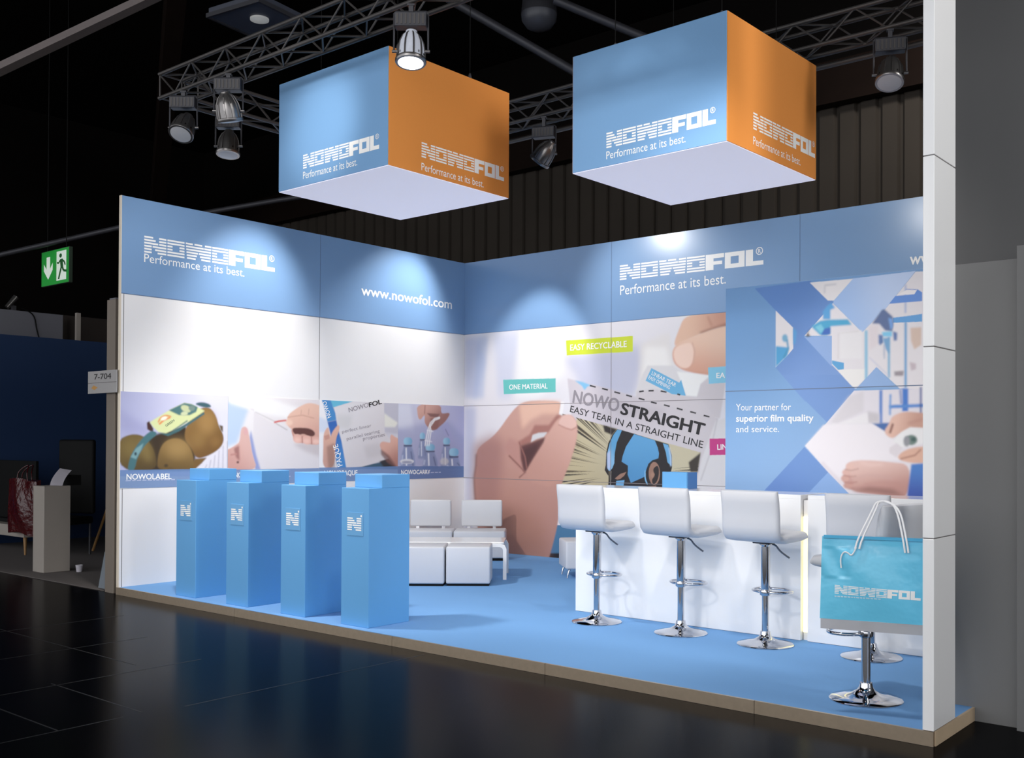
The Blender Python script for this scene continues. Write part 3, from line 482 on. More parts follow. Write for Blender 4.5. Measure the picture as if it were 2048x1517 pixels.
  [[[3091,2376],[3481,2188],[3507,2221],[3570,2033],[3380,2057],[3216,2133],[3008,2227]],[110,182,222],3.3,1,0,None],
  [[[1936,2267],[2066,2244],[2197,2198],[2136,2184],[2090,2140],[2051,2192]],[130,190,226],4.5,1,0,None],
  [[[2171,2187],[2262,2165],[2268,2182],[2177,2205]],[34,32,34],2.2,1,0,None],
  [[[2360,2145],[2450,2123],[2455,2140],[2366,2162]],[34,32,34],2.2,1,0,None],
  [[[2546,2097],[2634,2076],[2639,2093],[2551,2115]],[34,32,34],2.2,1,0,None],
  [[[2724,2053],[2810,2032],[2816,2049],[2729,2070]],[34,32,34],2.2,1,0,None],
  [[[2907,2010],[2992,1989],[2997,2006],[2913,2027]],[34,32,34],2.2,1,0,None],
  [[[3083,1962],[3166,1942],[3172,1959],[3088,1979]],[34,32,34],2.2,1,0,None],
  [[[3267,1924],[3348,1904],[3354,1920],[3272,1940]],[34,32,34],2.2,1,0,None],
  [[[3446,1880],[3526,1860],[3531,1877],[3451,1897]],[34,32,34],2.2,1,0,None],
  [[[3628,1837],[3707,1818],[3712,1834],[3633,1854]],[34,32,34],2.2,1,0,None],
  [[[3808,1792],[3885,1773],[3890,1789],[3813,1808]],[34,32,34],2.2,1,0,None],
  [[[2918,2088],[2985,2096],[2981,2113],[2915,2106]],[34,32,34],2.2,1,0,None],
  [[[3051,2096],[3126,2096],[3125,2114],[3050,2114]],[34,32,34],2.2,1,0,None],
  [[[3221,2089],[3304,2073],[3308,2090],[3225,2106]],[34,32,34],2.2,1,0,None],
  [[[3452,2046],[3492,2036],[3497,2053],[3457,2063]],[34,32,34],2.2,1,0,None],
  [[[1976,1794],[3773,1372],[3677,862],[1634,788],[1696,1041]],[206,196,166],2.2,1,0,[[2754,1660],[2011,987],[190,176,142]]],
  [[[1645,1601],[2409,1308],[1645,1615]],[40,36,34],2.2,1,0,None],
  [[[2420,1689],[2511,1581],[2431,1687]],[40,36,34],2.2,1,0,None],
  [[[1645,1647],[2286,1378],[1645,1659]],[40,36,34],2.2,1,0,None],
  [[[1646,1526],[2126,1372],[1646,1533]],[110,98,78],2.2,1,0,None],
  [[[2162,1750],[2409,1537],[2181,1745]],[60,54,48],2.2,1,0,None],
  [[[1646,1545],[2348,1318],[1645,1602]],[110,98,78],2.2,1,0,None],
  [[[2458,1680],[2574,1529],[2466,1679]],[60,54,48],2.2,1,0,None],
  [[[1648,1119],[2183,1125],[1648,1128]],[110,98,78],2.2,1,0,None],
  [[[1646,1532],[2175,1359],[1646,1539]],[110,98,78],2.2,1,0,None],
  [[[1649,848],[2187,975],[1649,862]],[60,54,48],2.2,1,0,None],
  [[[2258,1728],[2368,1622],[2267,1725]],[60,54,48],2.2,1,0,None],
  [[[1647,1267],[2141,1213],[1647,1276]],[110,98,78],2.2,1,0,None],
  [[[2076,1770],[2522,1416],[2120,1760]],[60,54,48],2.2,1,0,None],
  [[[1960,1797],[2282,1564],[1980,1793]],[110,98,78],2.2,1,0,None],
  [[[2415,1691],[2561,1522],[2445,1684]],[40,36,34],2.2,1,0,None],
  [[[1647,1332],[2399,1208],[1647,1339]],[110,98,78],2.2,1,0,None],
  [[[2007,1786],[2510,1407],[2042,1778]],[60,54,48],2.2,1,0,None],
  [[[2125,806],[2273,871],[2115,806]],[40,36,34],2.2,1,0,None],
  [[[1950,1800],[2385,1487],[1988,1791]],[60,54,48],2.2,1,0,None],
  [[[1649,957],[2313,1052],[1649,967]],[40,36,34],2.2,1,0,None],
  [[[1648,1044],[2167,1083],[1648,1054]],[60,54,48],2.2,1,0,None],
  [[[2386,1697],[2551,1505],[2392,1696]],[60,54,48],2.2,1,0,None],
  [[[1648,1104],[2300,1122],[1648,1127]],[110,98,78],2.2,1,0,None],
  [[[1885,797],[2099,875],[1833,796]],[40,36,34],2.2,1,0,None],
  [[[1649,909],[2367,1042],[1649,930]],[60,54,48],2.2,1,0,None],
  [[[1647,1314],[2178,1237],[1647,1329]],[40,36,34],2.2,1,0,None],
  [[[1650,824],[2189,962],[1649,838]],[40,36,34],2.2,1,0,None],
  [[[2342,1708],[2406,1640],[2349,1706]],[40,36,34],2.2,1,0,None],
  [[[2150,807],[2365,906],[2122,806]],[40,36,34],2.2,1,0,None],
  [[[2400,1694],[2599,1458],[2411,1691]],[110,98,78],2.2,1,0,None],
  [[[2143,807],[2400,924],[2112,806]],[40,36,34],2.2,1,0,None],
  [[[1646,1420],[2300,1268],[1646,1438]],[40,36,34],2.2,1,0,None],
  [[[1647,1202],[2120,1176],[1647,1210]],[40,36,34],2.2,1,0,None],
  [[[1649,851],[2257,999],[1649,893]],[40,36,34],2.2,1,0,None],
  [[[1648,1094],[2113,1112],[1648,1110]],[60,54,48],2.2,1,0,None],
  [[[2454,818],[2510,860],[2452,818]],[40,36,34],2.2,1,0,None],
  [[[2158,807],[2310,878],[2143,807]],[110,98,78],2.2,1,0,None],
  [[[1646,1451],[2110,1335],[1646,1471]],[40,36,34],2.2,1,0,None],
  [[[2207,1739],[2413,1555],[2226,1735]],[110,98,78],2.2,1,0,None],
  [[[1647,1345],[2303,1230],[1647,1351]],[40,36,34],2.2,1,0,None],
  [[[1644,1814],[2347,1427],[1647,1840],[1644,1837]],[110,98,78],2.2,1,0,None],
  [[[1648,1052],[2187,1091],[1648,1072]],[40,36,34],2.2,1,0,None],
  [[[2474,1375],[1786,1838],[1671,1865],[1652,1845]],[110,98,78],2.2,1,0,None],
  [[[2110,806],[2344,905],[2103,805]],[60,54,48],2.2,1,0,None],
  [[[2261,811],[2321,843],[2258,811]],[60,54,48],2.2,1,0,None],
  [[[2247,1730],[2536,1453],[2255,1728]],[110,98,78],2.2,1,0,None],
  [[[2425,1688],[2568,1511],[2435,1686]],[110,98,78],2.2,1,0,None],
  [[[2182,1745],[2492,1472],[2206,1740]],[60,54,48],2.2,1,0,None],
  [[[1834,796],[2193,914],[1796,794]],[40,36,34],2.2,1,0,None],
  [[[1686,1862],[2265,1508],[1735,1850]],[60,54,48],2.2,1,0,None],
  [[[2241,1504],[1665,1859],[1652,1846]],[110,98,78],2.2,1,0,None],
  [[[1646,1467],[2201,1320],[1646,1493]],[40,36,34],2.2,1,0,None],
  [[[2260,1506],[1720,1853],[1671,1865],[1666,1860]],[40,36,34],2.2,1,0,None],
  [[[1649,956],[2148,1031],[1649,974]],[40,36,34],2.2,1,0,None],
  [[[1647,1316],[2343,1212],[1647,1329]],[40,36,34],2.2,1,0,None],
  [[[2097,805],[2427,944],[2077,804]],[110,98,78],2.2,1,0,None],
  [[[2119,806],[2278,876],[2103,805]],[40,36,34],2.2,1,0,None],
  [[[1644,1783],[2465,1353],[1644,1835]],[60,54,48],2.2,1,0,None],
  [[[2362,1703],[2459,1595],[2367,1702]],[60,54,48],2.2,1,0,None],
  [[[3699,979],[3351,1034],[3695,955]],[40,36,34],2.2,1,0,None],
  [[[3716,1068],[3419,1087],[3715,1063]],[40,36,34],2.2,1,0,None],
  [[[3648,861],[3373,954],[3637,860]],[110,98,78],2.2,1,0,None],
  [[[3735,1167],[3408,1151],[3734,1163]],[40,36,34],2.2,1,0,None],
  [[[3690,927],[3310,1018],[3688,920]],[40,36,34],2.2,1,0,None],
  [[[3724,1111],[3509,1115],[3724,1109]],[60,54,48],2.2,1,0,None],
  [[[3730,1142],[3560,1134],[3727,1129]],[60,54,48],2.2,1,0,None],
  [[[3744,1215],[3378,1176],[3742,1206]],[40,36,34],2.2,1,0,None],
  [[[3738,1183],[3540,1168],[3736,1177]],[110,98,78],2.2,1,0,None],
  [[[3699,976],[3517,1007],[3698,970]],[60,54,48],2.2,1,0,None],
  [[[3713,1053],[3446,1075],[3712,1048]],[110,98,78],2.2,1,0,None],
  [[[3735,1171],[3538,1160],[3735,1167]],[40,36,34],2.2,1,0,None],
  [[[3737,1181],[3389,1155],[3735,1167]],[60,54,48],2.2,1,0,None],
  [[[3735,1170],[3483,1157],[3735,1167]],[40,36,34],2.2,1,0,None],
  [[[3437,853],[3300,918],[3429,853]],[40,36,34],2.2,1,0,None],
  [[[3682,888],[3473,947],[3681,882]],[40,36,34],2.2,1,0,None],
  [[[3734,1162],[3587,1155],[3733,1158]],[110,98,78],2.2,1,0,None],
  [[[3677,862],[3678,864],[3537,906],[3657,861]],[40,36,34],2.2,1,0,None],
  [[[3727,1125],[3514,1123],[3725,1118]],[60,54,48],2.2,1,0,None],
  [[[3683,893],[3314,993],[3679,870]],[40,36,34],2.2,1,0,None],
  [[[3700,981],[3331,1044],[3698,973]],[60,54,48],2.2,1,0,None],
  [[[3233,846],[3217,858],[3232,846]],[60,54,48],2.2,1,0,None],
  [[[3689,926],[3531,961],[3687,916]],[40,36,34],2.2,1,0,None],
  [[[2379,1699],[2596,1648],[2595,1643],[2522,1577],[2403,1613]],[46,40,36],4.5,1,0,None],
  [[[3610,1257],[3773,1372],[3735,1146],[3637,1144]],[60,52,44],8.9,1,0,None],
  [[[2595,1646],[2522,1577],[2463,1480],[2431,1360],[2423,1203],[2408,1142],[2443,1095],[2465,1071],[2460,818],[3331,849],[3357,1034],[3400,1053],[3368,1127],[3386,1196],[3383,1334],[3335,1466],[3150,1512],[2841,1592],[2668,1634]],[34,30,32],2.2,1,0,None],
  [[[2595,1639],[2665,1634],[2588,1481],[2559,1349],[2553,1229],[2524,1168],[2480,1126],[2447,1167],[2446,1348],[2481,1469],[2536,1574]],[138,190,226],2.2,1,0,[[2464,1300],[2581,1421],[98,166,212]]],
  [[[2446,1348],[2493,1384],[2494,1180],[2472,1143],[2447,1179]],[190,202,232],5.6,1,0,None],
  [[[2844,1586],[3143,1511],[3185,1425],[3203,1355],[3195,1297],[3109,1273],[3054,1231],[3026,1166],[2996,1072],[2800,994],[2754,1090],[2756,1203],[2662,1249],[2676,1314],[2726,1434]],[98,166,214],2.2,1,0,[[2898,1541],[2900,1022],[84,150,200]]],
  [[[3257,1477],[3331,1458],[3370,1334],[3374,1207],[3322,1253],[3299,1368]],[112,176,220],2.2,1,0,None],
  [[[3337,1424],[3362,1310],[3362,1207],[3378,1207],[3378,1312],[3353,1427]],[200,218,240],4.5,1,0,None],
  [[[3237,1112],[3235,1078],[3228,1046],[3216,1017],[3201,992],[3183,973],[3163,961],[3141,957],[3120,960],[3099,971],[3081,988],[3065,1012],[3053,1041],[3046,1074],[3043,1108],[3046,1142],[3053,1175],[3064,1205],[3080,1229],[3098,1248],[3118,1260],[3140,1264],[3162,1260],[3182,1249],[3200,1231],[3216,1207],[3227,1178],[3234,1146]],[40,34,34],2.2,1,0,None],
  [[[3218,1118],[3216,1087],[3210,1058],[3201,1032],[3188,1010],[3173,993],[3156,983],[3138,979],[3121,982],[3103,991],[3088,1007],[3075,1029],[3065,1055],[3059,1084],[3057,1114],[3059,1145],[3065,1174],[3074,1200],[3087,1223],[3102,1239],[3119,1250],[3137,1253],[3155,1250],[3172,1240],[3187,1224],[3200,1203],[3210,1177],[3216,1148]],[160,122,104],3.3,1,0,None],
  [[[3124,1180],[3186,1216],[3207,1158],[3193,1042],[3125,970],[3097,1039],[3152,1099],[3124,1133]],[44,36,36],3.3,1,1,None],
  [[[3132,1098],[3132,1091],[3130,1083],[3128,1076],[3124,1071],[3120,1067],[3115,1064],[3110,1063],[3105,1064],[3101,1066],[3096,1070],[3093,1076],[3090,1082],[3089,1090],[3088,1097],[3088,1105],[3090,1113],[3093,1119],[3096,1125],[3100,1129],[3105,1132],[3110,1133],[3115,1132],[3120,1130],[3124,1126],[3127,1120],[3130,1113],[3132,1106]],[176,136,116],4.5,1,0,None],
  [[[2995,1154],[2996,1047],[3032,976],[3050,983],[3015,1050],[3015,1154]],[130,186,224],2.2,1,1,None],
  [[[2561,1040],[2641,1099],[2735,1127],[2699,1077],[2641,1037],[2598,1029]],[160,122,104],3.3,1,0,None],
  [[[2583,1012],[2707,1027],[2664,825],[2566,822]],[112,176,222],2.2,1,0,None],
  [[[2473,1138],[2459,963],[2472,963],[2486,1137]],[120,110,90],2.2,1,0,None],
  [[[2497,1132],[2494,952],[2502,952],[2506,1132]],[200,190,160],2.2,1,0,None],
  [[[2872,939],[3166,971],[3167,844],[2844,832]],[160,122,104],3.3,1,0,None],
  [[[1714,2008],[1414,2023],[1162,2026],[996,1981],[840,1850],[669,1663],[522,1543],[318,1438],[236,1340],[226,1157],[191,993],[203,831],[221,669],[257,346],[355,8],[384,-211],[1477,-125],[1550,52],[1622,267],[1689,518],[1697,784],[1739,994],[1858,1223],[1952,1468],[1979,1618],[1962,1759],[1874,1830],[1759,1824],[1686,1847],[1700,1923]],[206,160,146],5.1,1,1,[[1060,2013],[1070,390],[186,138,126]]],
  [[[179,1461],[562,1583],[750,1464],[649,666],[436,255],[185,647]],[170,124,118],135.3,0.8,0,None],
  [[[378,655],[1423,505],[1526,-64],[356,-153]],[172,124,108],152.2,0.6,0,None],
  [[[1008,1983],[1414,2023],[1714,2008],[1686,1847],[1415,1851],[1215,1776],[1062,1660]],[234,190,168],47.4,0.9,0,None],
  [[[1278,1708],[1515,1706],[1650,1838],[1735,1824],[1614,1734],[1516,1610],[1267,1582],[1191,1465],[1012,1425],[986,1484],[1191,1582]],[170,116,106],16.9,1,0,None],
  [[[829,1543],[1012,1484],[1064,1386],[1117,1084],[988,1150],[830,1286],[750,1404]],[190,140,130],44.0,0.8,0,None],
  [[[1025,1435],[1217,1481],[1454,1553],[1443,1466],[1268,1272],[1130,1085],[1091,1094],[1039,1269]],[104,66,64],16.9,1,0,None],
  [[[1089,1387],[1368,1485],[1268,1310],[1117,1133]],[78,50,50],30.4,0.8,0,None],
  [[[1241,1578],[1342,1605],[1491,1612],[1432,1553],[1317,1528],[1216,1485]],[214,212,214],5.1,1,0,None],
  [[[1130,1089],[1268,1272],[1418,1466],[1528,1620],[1650,1762],[1759,1824],[1874,1830],[1962,1759],[1979,1618],[1952,1468],[1858,1223],[1739,994],[1520,911],[1220,960]],[216,170,156],16.9,1,0,[[1807,1732],[1420,1024],[196,148,134]]],
  [[[822,1299],[1005,1164],[1105,1084],[1007,1020],[1022,1007],[1128,1085],[1022,1177],[839,1312]],[140,92,84],13.5,1,0,None],
  [[[1002,1481],[1106,1287],[1137,1132],[1157,1135],[1126,1292],[1021,1487]],[150,100,92],13.5,1,0,None],
  [[[1662,1714],[1711,1790],[1759,1835],[1879,1833],[1955,1759],[1970,1684],[1880,1645],[1784,1672]],[230,190,178],8.5,1,1,None],
  [[[1669,1705],[1780,1662],[1885,1634],[1969,1669],[1961,1680],[1884,1648],[1787,1674],[1676,1716]],[186,134,122],8.5,1,0,None],
  [[[1714,2008],[1700,1923],[1681,1847],[1735,1824],[1770,1998]],[244,240,240],6.8,1,0,None],
  [[[214,1320],[207,1158],[171,994],[184,829],[202,667],[246,671],[228,833],[216,993],[251,1156],[258,1319]],[120,84,84],23.7,0.5,0,None],
  [[[723,2319],[1625,2306],[1626,2129],[738,2125]],[104,196,190],0.0,1,0,None],
  [[[1791,2783],[2821,2777],[2822,2587],[1804,2591]],[208,220,52],0.0,1,0,None],
  [[[3866,2350],[4495,2356],[4496,2177],[3878,2161]],[138,206,232],0.0,1,0,None],
  [[[3889,1532],[4585,1541],[4586,1363],[3892,1342]],[204,58,134],0.0,1,0,None],
],
'cabin': [
  [[[5360,3051],[7227,2856],[7229,924],[5367,834]],[112,158,206],0.0,1,0,[[5427,2579],[6117,1091],[142,178,220]]],
  [[[6126,2382],[6301,2548],[6381,2640],[6634,2379],[6824,2551],[7065,2826],[7227,2815],[7228,1893],[6941,1915],[6754,2092],[6585,1926],[6552,1935],[6434,2060],[6376,2117],[6376,2366]],[236,230,232],0.0,1,0,None],
  [[[5671,2822],[6184,2838],[6393,2644],[6301,2548],[6131,2378],[6574,1926],[6496,1823],[6139,1831],[5872,2124],[5871,2614]],[90,136,200],0.0,1,0,[[5871,2772],[6348,1859],[126,160,214]]],
  [[[5871,2614],[6032,2457],[6033,2279],[5982,2225],[5872,2127]],[234,228,228],0.0,1,0,None],
  [[[5872,2310],[5994,2292],[5982,2225],[5872,2127]],[80,164,212],4.5,1,0,None],
  [[[5984,2371],[5983,2363],[5982,2356],[5978,2350],[5974,2345],[5969,2341],[5963,2339],[5958,2339],[5952,2340],[5946,2343],[5941,2347],[5937,2353],[5933,2359],[5931,2366],[5931,2374],[5931,2381],[5933,2388],[5936,2395],[5941,2400],[5946,2403],[5951,2405],[5957,2406],[5963,2405],[5969,2402],[5974,2397],[5978,2392],[5981,2385],[5983,2378]],[120,176,206],7.5,1,0,None],
  [[[5967,2359],[5980,2283],[5938,2209],[5953,2201],[5996,2279],[5984,2361]],[70,150,190],6.0,1,0,None],
  [[[6032,2457],[6066,2421],[6054,2322],[6033,2312]],[88,160,214],12.0,1,0,None],
  [[[6181,2824],[6561,2820],[6393,2655],[6341,2660]],[240,234,232],0.0,1,0,None],
  [[[6313,2783],[6416,2784],[6415,2794],[6311,2793]],[200,196,200],4.5,1,0,None],
  [[[6310,2782],[6308,2723],[6316,2722],[6318,2781]],[200,196,200],4.5,1,0,None],
  [[[6559,2822],[7065,2831],[6824,2551],[6634,2379],[6387,2637],[6393,2655]],[164,194,236],0.0,1,0,[[6404,2638],[6898,2786],[196,214,244]]],
  [[[6133,2373],[6376,2366],[6376,2113]],[150,180,226],0.0,1,0,None],
  [[[6298,2574],[6336,2617],[6371,2640],[6405,2595],[6364,2582],[6364,2503],[6299,2508]],[92,168,222],3.6,1,0,None],
  [[[6274,2497],[6337,2502],[6514,2493],[6547,2445],[6364,2445],[6364,2386],[6330,2372],[6274,2379],[6197,2453],[6211,2465]],[76,172,212],4.5,1,0,None],
  [[[6309,2429],[6364,2438],[6364,2379],[6281,2378]],[62,108,190],7.2,1,0,None],
  [[[6225,2448],[6281,2470],[6309,2429],[6281,2391]],[130,206,226],12.6,1,0,None],
  [[[6148,2373],[6183,2444],[6169,2398],[6190,2374]],[70,60,50],3.6,1,0,None],
  [[[6446,2394],[6634,2394],[6634,2164],[6447,2173]],[240,236,236],7.2,1,0,None],
  [[[6436,2174],[6435,2380],[6608,2387],[6607,2392],[6431,2383],[6430,2174]],[216,208,206],5.4,1,0,None],
  [[[6379,2164],[6481,2139],[6481,2088],[6433,2083],[6379,2137]],[96,168,218],2.7,1,0,None],
  [[[6433,2077],[6514,2086],[6661,2080],[6661,2004],[6575,1933],[6542,1944]],[244,240,236],2.7,1,0,None],
  [[[6656,2393],[6657,1991],[6680,1990],[6680,2391]],[140,196,224],5.4,1,0,None],
  [[[6847,2330],[6847,2003],[6863,2003],[6862,2329]],[120,180,214],5.4,1,0,None],
  [[[6978,2441],[6978,1918],[6997,1917],[6997,2439]],[92,160,212],4.5,1,0,None],
  [[[6981,2733],[6982,2509],[6990,2508],[6990,2732]],[130,160,214],3.6,1,0,None],
  [[[6905,2649],[7055,2649],[7080,2687],[7117,2659],[7117,2591],[6854,2591]],[98,146,220],2.7,1,0,None],
  [[[6993,2688],[7080,2687],[7055,2652],[6918,2655]],[246,240,240],2.7,1,0,None],
  [[[6987,2693],[7080,2681],[7080,2686],[6987,2698]],[110,140,210],2.7,1,0,None],
  [[[6886,2478],[7043,2486],[7117,2492],[7117,2431],[6886,2438]],[98,164,222],2.7,1,0,None],
  [[[6716,2443],[6797,2548],[6816,2553],[6886,2485],[6890,2428],[6880,2366],[6823,2382],[6777,2436]],[92,112,156],7.2,1,0,None],
  [[[6848,2481],[6880,2473],[6886,2403],[6867,2379]],[120,166,226],7.2,1,0,None],
  [[[6797,2371],[6880,2372],[6880,2328],[6803,2333]],[130,206,238],4.5,1,0,None],
  [[[6765,2354],[6803,2346],[6810,2288],[6784,2265],[6768,2284]],[88,122,176],5.4,1,0,None],
  [[[6886,2372],[6921,2357],[6918,2295],[6893,2296]],[92,122,176],5.4,1,0,None],
  [[[6803,2320],[6861,2323],[6858,2191],[6829,2231]],[120,170,210],7.2,1,0,None],
  [[[6812,2269],[6813,2156],[6820,2155],[6820,2269]],[140,160,190],7.2,1,0,None],
  [[[6686,2429],[6771,2430],[6765,2272],[6693,2225]],[232,220,222],18.0,0.8,0,None],
  [[[7025,2388],[7111,2388],[7111,2252],[7056,2218],[7031,2282]],[222,196,180],10.8,1,0,None],
  [[[7019,2121],[7068,2106],[7068,2063],[7031,2052]],[206,190,196],10.8,1,0,None],
  [[[6896,2052],[6975,2055],[6969,2014],[6900,2017]],[160,150,156],5.4,1,0,None],
  [[[6691,2172],[6852,2013],[6858,2018],[6696,2177]],[206,206,226],7.2,1,0,None],
  [[[6598,1935],[6752,2092],[6804,2036],[6919,1926]],[150,182,226],0.0,1,0,None],
  [[[6142,1460],[6336,1654],[6566,1908],[7174,1909],[7175,1014],[6536,1063],[6347,1242]],[232,226,232],0.0,1,0,None],
  [[[5929,2063],[6456,2043],[6574,1921],[6334,1656],[6075,1903]],[120,156,212],0.0,1,0,None],
  [[[6136,1450],[6347,1242],[6165,1057],[5988,925],[5597,908],[5772,1078]],[112,150,208],0.0,1,0,[[6164,1391],[5829,1074],[104,140,202]]],
  [[[6347,1242],[6546,1048],[6547,949],[5988,925],[6165,1057]],[140,176,226],0.0,1,0,None],
  [[[6524,1861],[6647,1907],[6648,1740],[6420,1644],[6368,1654]],[222,216,220],22.3,1,0,None],
  [[[6777,1909],[6777,1641],[6801,1640],[6801,1908]],[82,130,204],5.6,1,0,None],
  [[[6960,1916],[6960,1735],[7008,1734],[7008,1914]],[66,124,206],8.3,1,0,None],
  [[[6936,1908],[6945,1792],[6965,1794],[6955,1909]],[150,160,200],11.1,1,0,None],
  [[[6858,1760],[7175,1766],[7174,1792],[6857,1787]],[84,140,212],5.6,1,0,None],
  [[[6859,1873],[6855,1708],[6870,1707],[6875,1872]],[110,160,220],5.6,1,0,None],
  [[[7100,1923],[7100,1704],[7113,1704],[7113,1923]],[56,84,150],4.2,1,0,None],
  [[[6708,1646],[6867,1645],[6828,1572],[6789,1592]],[66,108,172],7.0,1,0,None],
  [[[6678,1740],[6778,1719],[6778,1645],[6678,1646]],[206,200,204],13.9,1,0,None],
  [[[6142,1460],[6304,1632],[6441,1641],[6718,1639],[6828,1572],[6917,1485],[6946,1351],[6515,1325],[6468,1195],[6484,1125]],[240,234,238],4.2,1,0,None],
  [[[6378,1624],[6678,1730],[6688,1639],[6378,1642]],[238,234,236],11.1,1,0,None],
  [[[6290,1318],[6480,1132],[6488,1139],[6298,1325]],[214,200,206],13.9,1,0,None],
  [[[6808,1572],[6858,1640],[6877,1698],[6975,1735],[7080,1726],[7174,1713],[7174,1599],[7023,1600],[6946,1562],[6877,1514]],[232,190,172],5.6,1,1,[[6887,1688],[7080,1619],[206,158,140]]],
  [[[6879,1642],[6854,1565],[6871,1560],[6896,1637]],[140,90,80],11.1,1,0,None],
  [[[7005,1632],[7176,1678],[7173,1691],[7002,1645]],[190,140,124],13.9,1,0,None],
  [[[6887,1504],[6955,1572],[7023,1610],[7174,1599],[7175,1486],[6985,1457],[6946,1447]],[240,238,238],7.0,1,0,None],
  [[[7080,1510],[7079,1501],[7076,1492],[7070,1485],[7062,1478],[7053,1473],[7043,1470],[7033,1469],[7022,1470],[7012,1473],[7003,1478],[6995,1484],[6989,1492],[6986,1500],[6984,1509],[6986,1518],[6989,1527],[6995,1535],[7003,1541],[7012,1546],[7022,1549],[7032,1550],[7043,1549],[7053,1546],[7062,1541],[7070,1535],[7075,1527],[7079,1518]],[110,132,124],11.1,1,0,None],
  [[[7021,1500],[7020,1491],[7019,1482],[7016,1474],[7012,1467],[7007,1462],[7002,1459],[6996,1458],[6991,1459],[6985,1462],[6980,1467],[6976,1474],[6973,1482],[6972,1490],[6971,1500],[6972,1509],[6973,1518],[6976,1526],[6980,1533],[6985,1538],[6990,1541],[6996,1542],[7002,1541],[7007,1538],[7012,1533],[7016,1526],[7019,1518],[7020,1509]],[150,150,156],11.1,1,0,None],
  [[[7069,1514],[7068,1511],[7067,1507],[7065,1504],[7062,1501],[7058,1499],[7054,1498],[7050,1497],[7045,1498],[7041,1499],[7038,1501],[7035,1504],[7032,1507],[7031,1510],[7031,1514],[7031,1518],[7032,1522],[7035,1525],[7038,1528],[7041,1530],[7045,1531],[7050,1531],[7054,1531],[7058,1530],[7062,1528],[7065,1525],[7067,1522],[7068,1518]],[60,90,86],8.3,1,0,None],
  [[[6858,1446],[6917,1485],[6965,1447],[6917,1370],[6858,1408]],[226,218,222],11.1,1,0,None],
  [[[6917,1360],[6946,1408],[7023,1447],[7175,1467],[7175,1326],[7023,1328]],[226,180,158],5.6,1,1,None],
  [[[6947,1355],[7064,1385],[7113,1434],[7105,1442],[7059,1396],[6945,1366]],[176,122,104],11.1,1,0,None],
  [[[6471,1195],[6494,1255],[6515,1330],[6607,1346],[6719,1346],[6868,1335],[7033,1319],[7009,1050],[6888,1060],[6689,1078],[6567,1088],[6494,1141]],[226,190,180],5.6,1,1,[[6689,1328],[6739,1084],[196,146,136]]],
  [[[6536,1097],[6719,1093],[6985,1064],[6888,1118],[6689,1132]],[140,98,92],27.8,0.8,0,None],
  [[[6474,1195],[6515,1245],[6567,1167],[6536,1107]],[198,146,136],22.3,0.8,0,None],
  [[[6506,1170],[6689,1224],[6887,1199],[6889,1211],[6689,1235],[6503,1181]],[206,166,160],13.9,1,0,None],
  [[[6538,1246],[6537,1240],[6534,1235],[6530,1230],[6525,1226],[6518,1222],[6510,1220],[6503,1219],[6495,1220],[6487,1222],[6481,1225],[6475,1228],[6471,1233],[6468,1239],[6467,1244],[6468,1250],[6471,1256],[6475,1261],[6481,1265],[6487,1268],[6495,1270],[6503,1271],[6510,1271],[6518,1269],[6525,1266],[6530,1262],[6534,1257],[6537,1252]],[222,180,168],8.3,1,0,None],
  [[[6528,1196],[6527,1190],[6524,1184],[6520,1179],[6514,1174],[6508,1171],[6500,1168],[6492,1167],[6484,1168],[6477,1170],[6470,1173],[6465,1177],[6460,1182],[6458,1188],[6457,1194],[6458,1201],[6460,1207],[6465,1212],[6470,1217],[6477,1220],[6484,1222],[6492,1223],[6500,1223],[6508,1221],[6514,1218],[6520,1213],[6524,1208],[6527,1202]],[214,168,156],8.3,1,0,None],
  [[[6552,1139],[6551,1134],[6549,1128],[6544,1123],[6538,1119],[6531,1116],[6524,1113],[6515,1112],[6507,1113],[6499,1114],[6492,1117],[6486,1121],[6482,1126],[6479,1131],[6478,1137],[6479,1143],[6482,1148],[6486,1154],[6492,1158],[6499,1161],[6507,1163],[6515,1164],[6523,1164],[6531,1162],[6538,1159],[6544,1155],[6549,1150],[6551,1145]],[206,158,146],8.3,1,0,None],
  [[[6573,1294],[6572,1288],[6569,1281],[6565,1276],[6559,1271],[6552,1267],[6544,1265],[6536,1264],[6527,1264],[6520,1266],[6512,1270],[6507,1274],[6502,1280],[6499,1286],[6498,1293],[6499,1299],[6502,1306],[6506,1312],[6512,1316],[6519,1320],[6527,1322],[6536,1323],[6544,1323],[6552,1321],[6559,1317],[6565,1313],[6569,1307],[6572,1301]],[228,190,178],8.3,1,0,None],
  [[[6475,1218],[6536,1207],[6588,1214],[6587,1220],[6536,1213],[6476,1224]],[176,122,112],7.0,1,0,None],
  [[[6481,1162],[6536,1156],[6598,1167],[6597,1173],[6536,1162],[6482,1168]],[176,122,112],7.0,1,0,None],
  [[[6487,1268],[6546,1259],[6608,1274],[6607,1280],[6546,1265],[6489,1274]],[176,122,112],7.0,1,0,None],
  [[[6516,1108],[6577,1115],[6577,1121],[6515,1113]],[176,122,112],7.0,1,0,None],
  [[[6617,1322],[6709,1303],[6809,1310],[6808,1320],[6709,1313],[6619,1331]],[238,208,200],16.7,1,0,None],
  [[[6650,1143],[6789,1167],[6946,1161],[6947,1175],[6789,1180],[6647,1157]],[190,140,130],22.3,0.6,0,None],
  [[[7033,1321],[7175,1333],[7175,1014],[6997,1053]],[70,126,200],4.2,1,0,[[7080,1315],[7062,1057],[60,90,176]]],
],
}
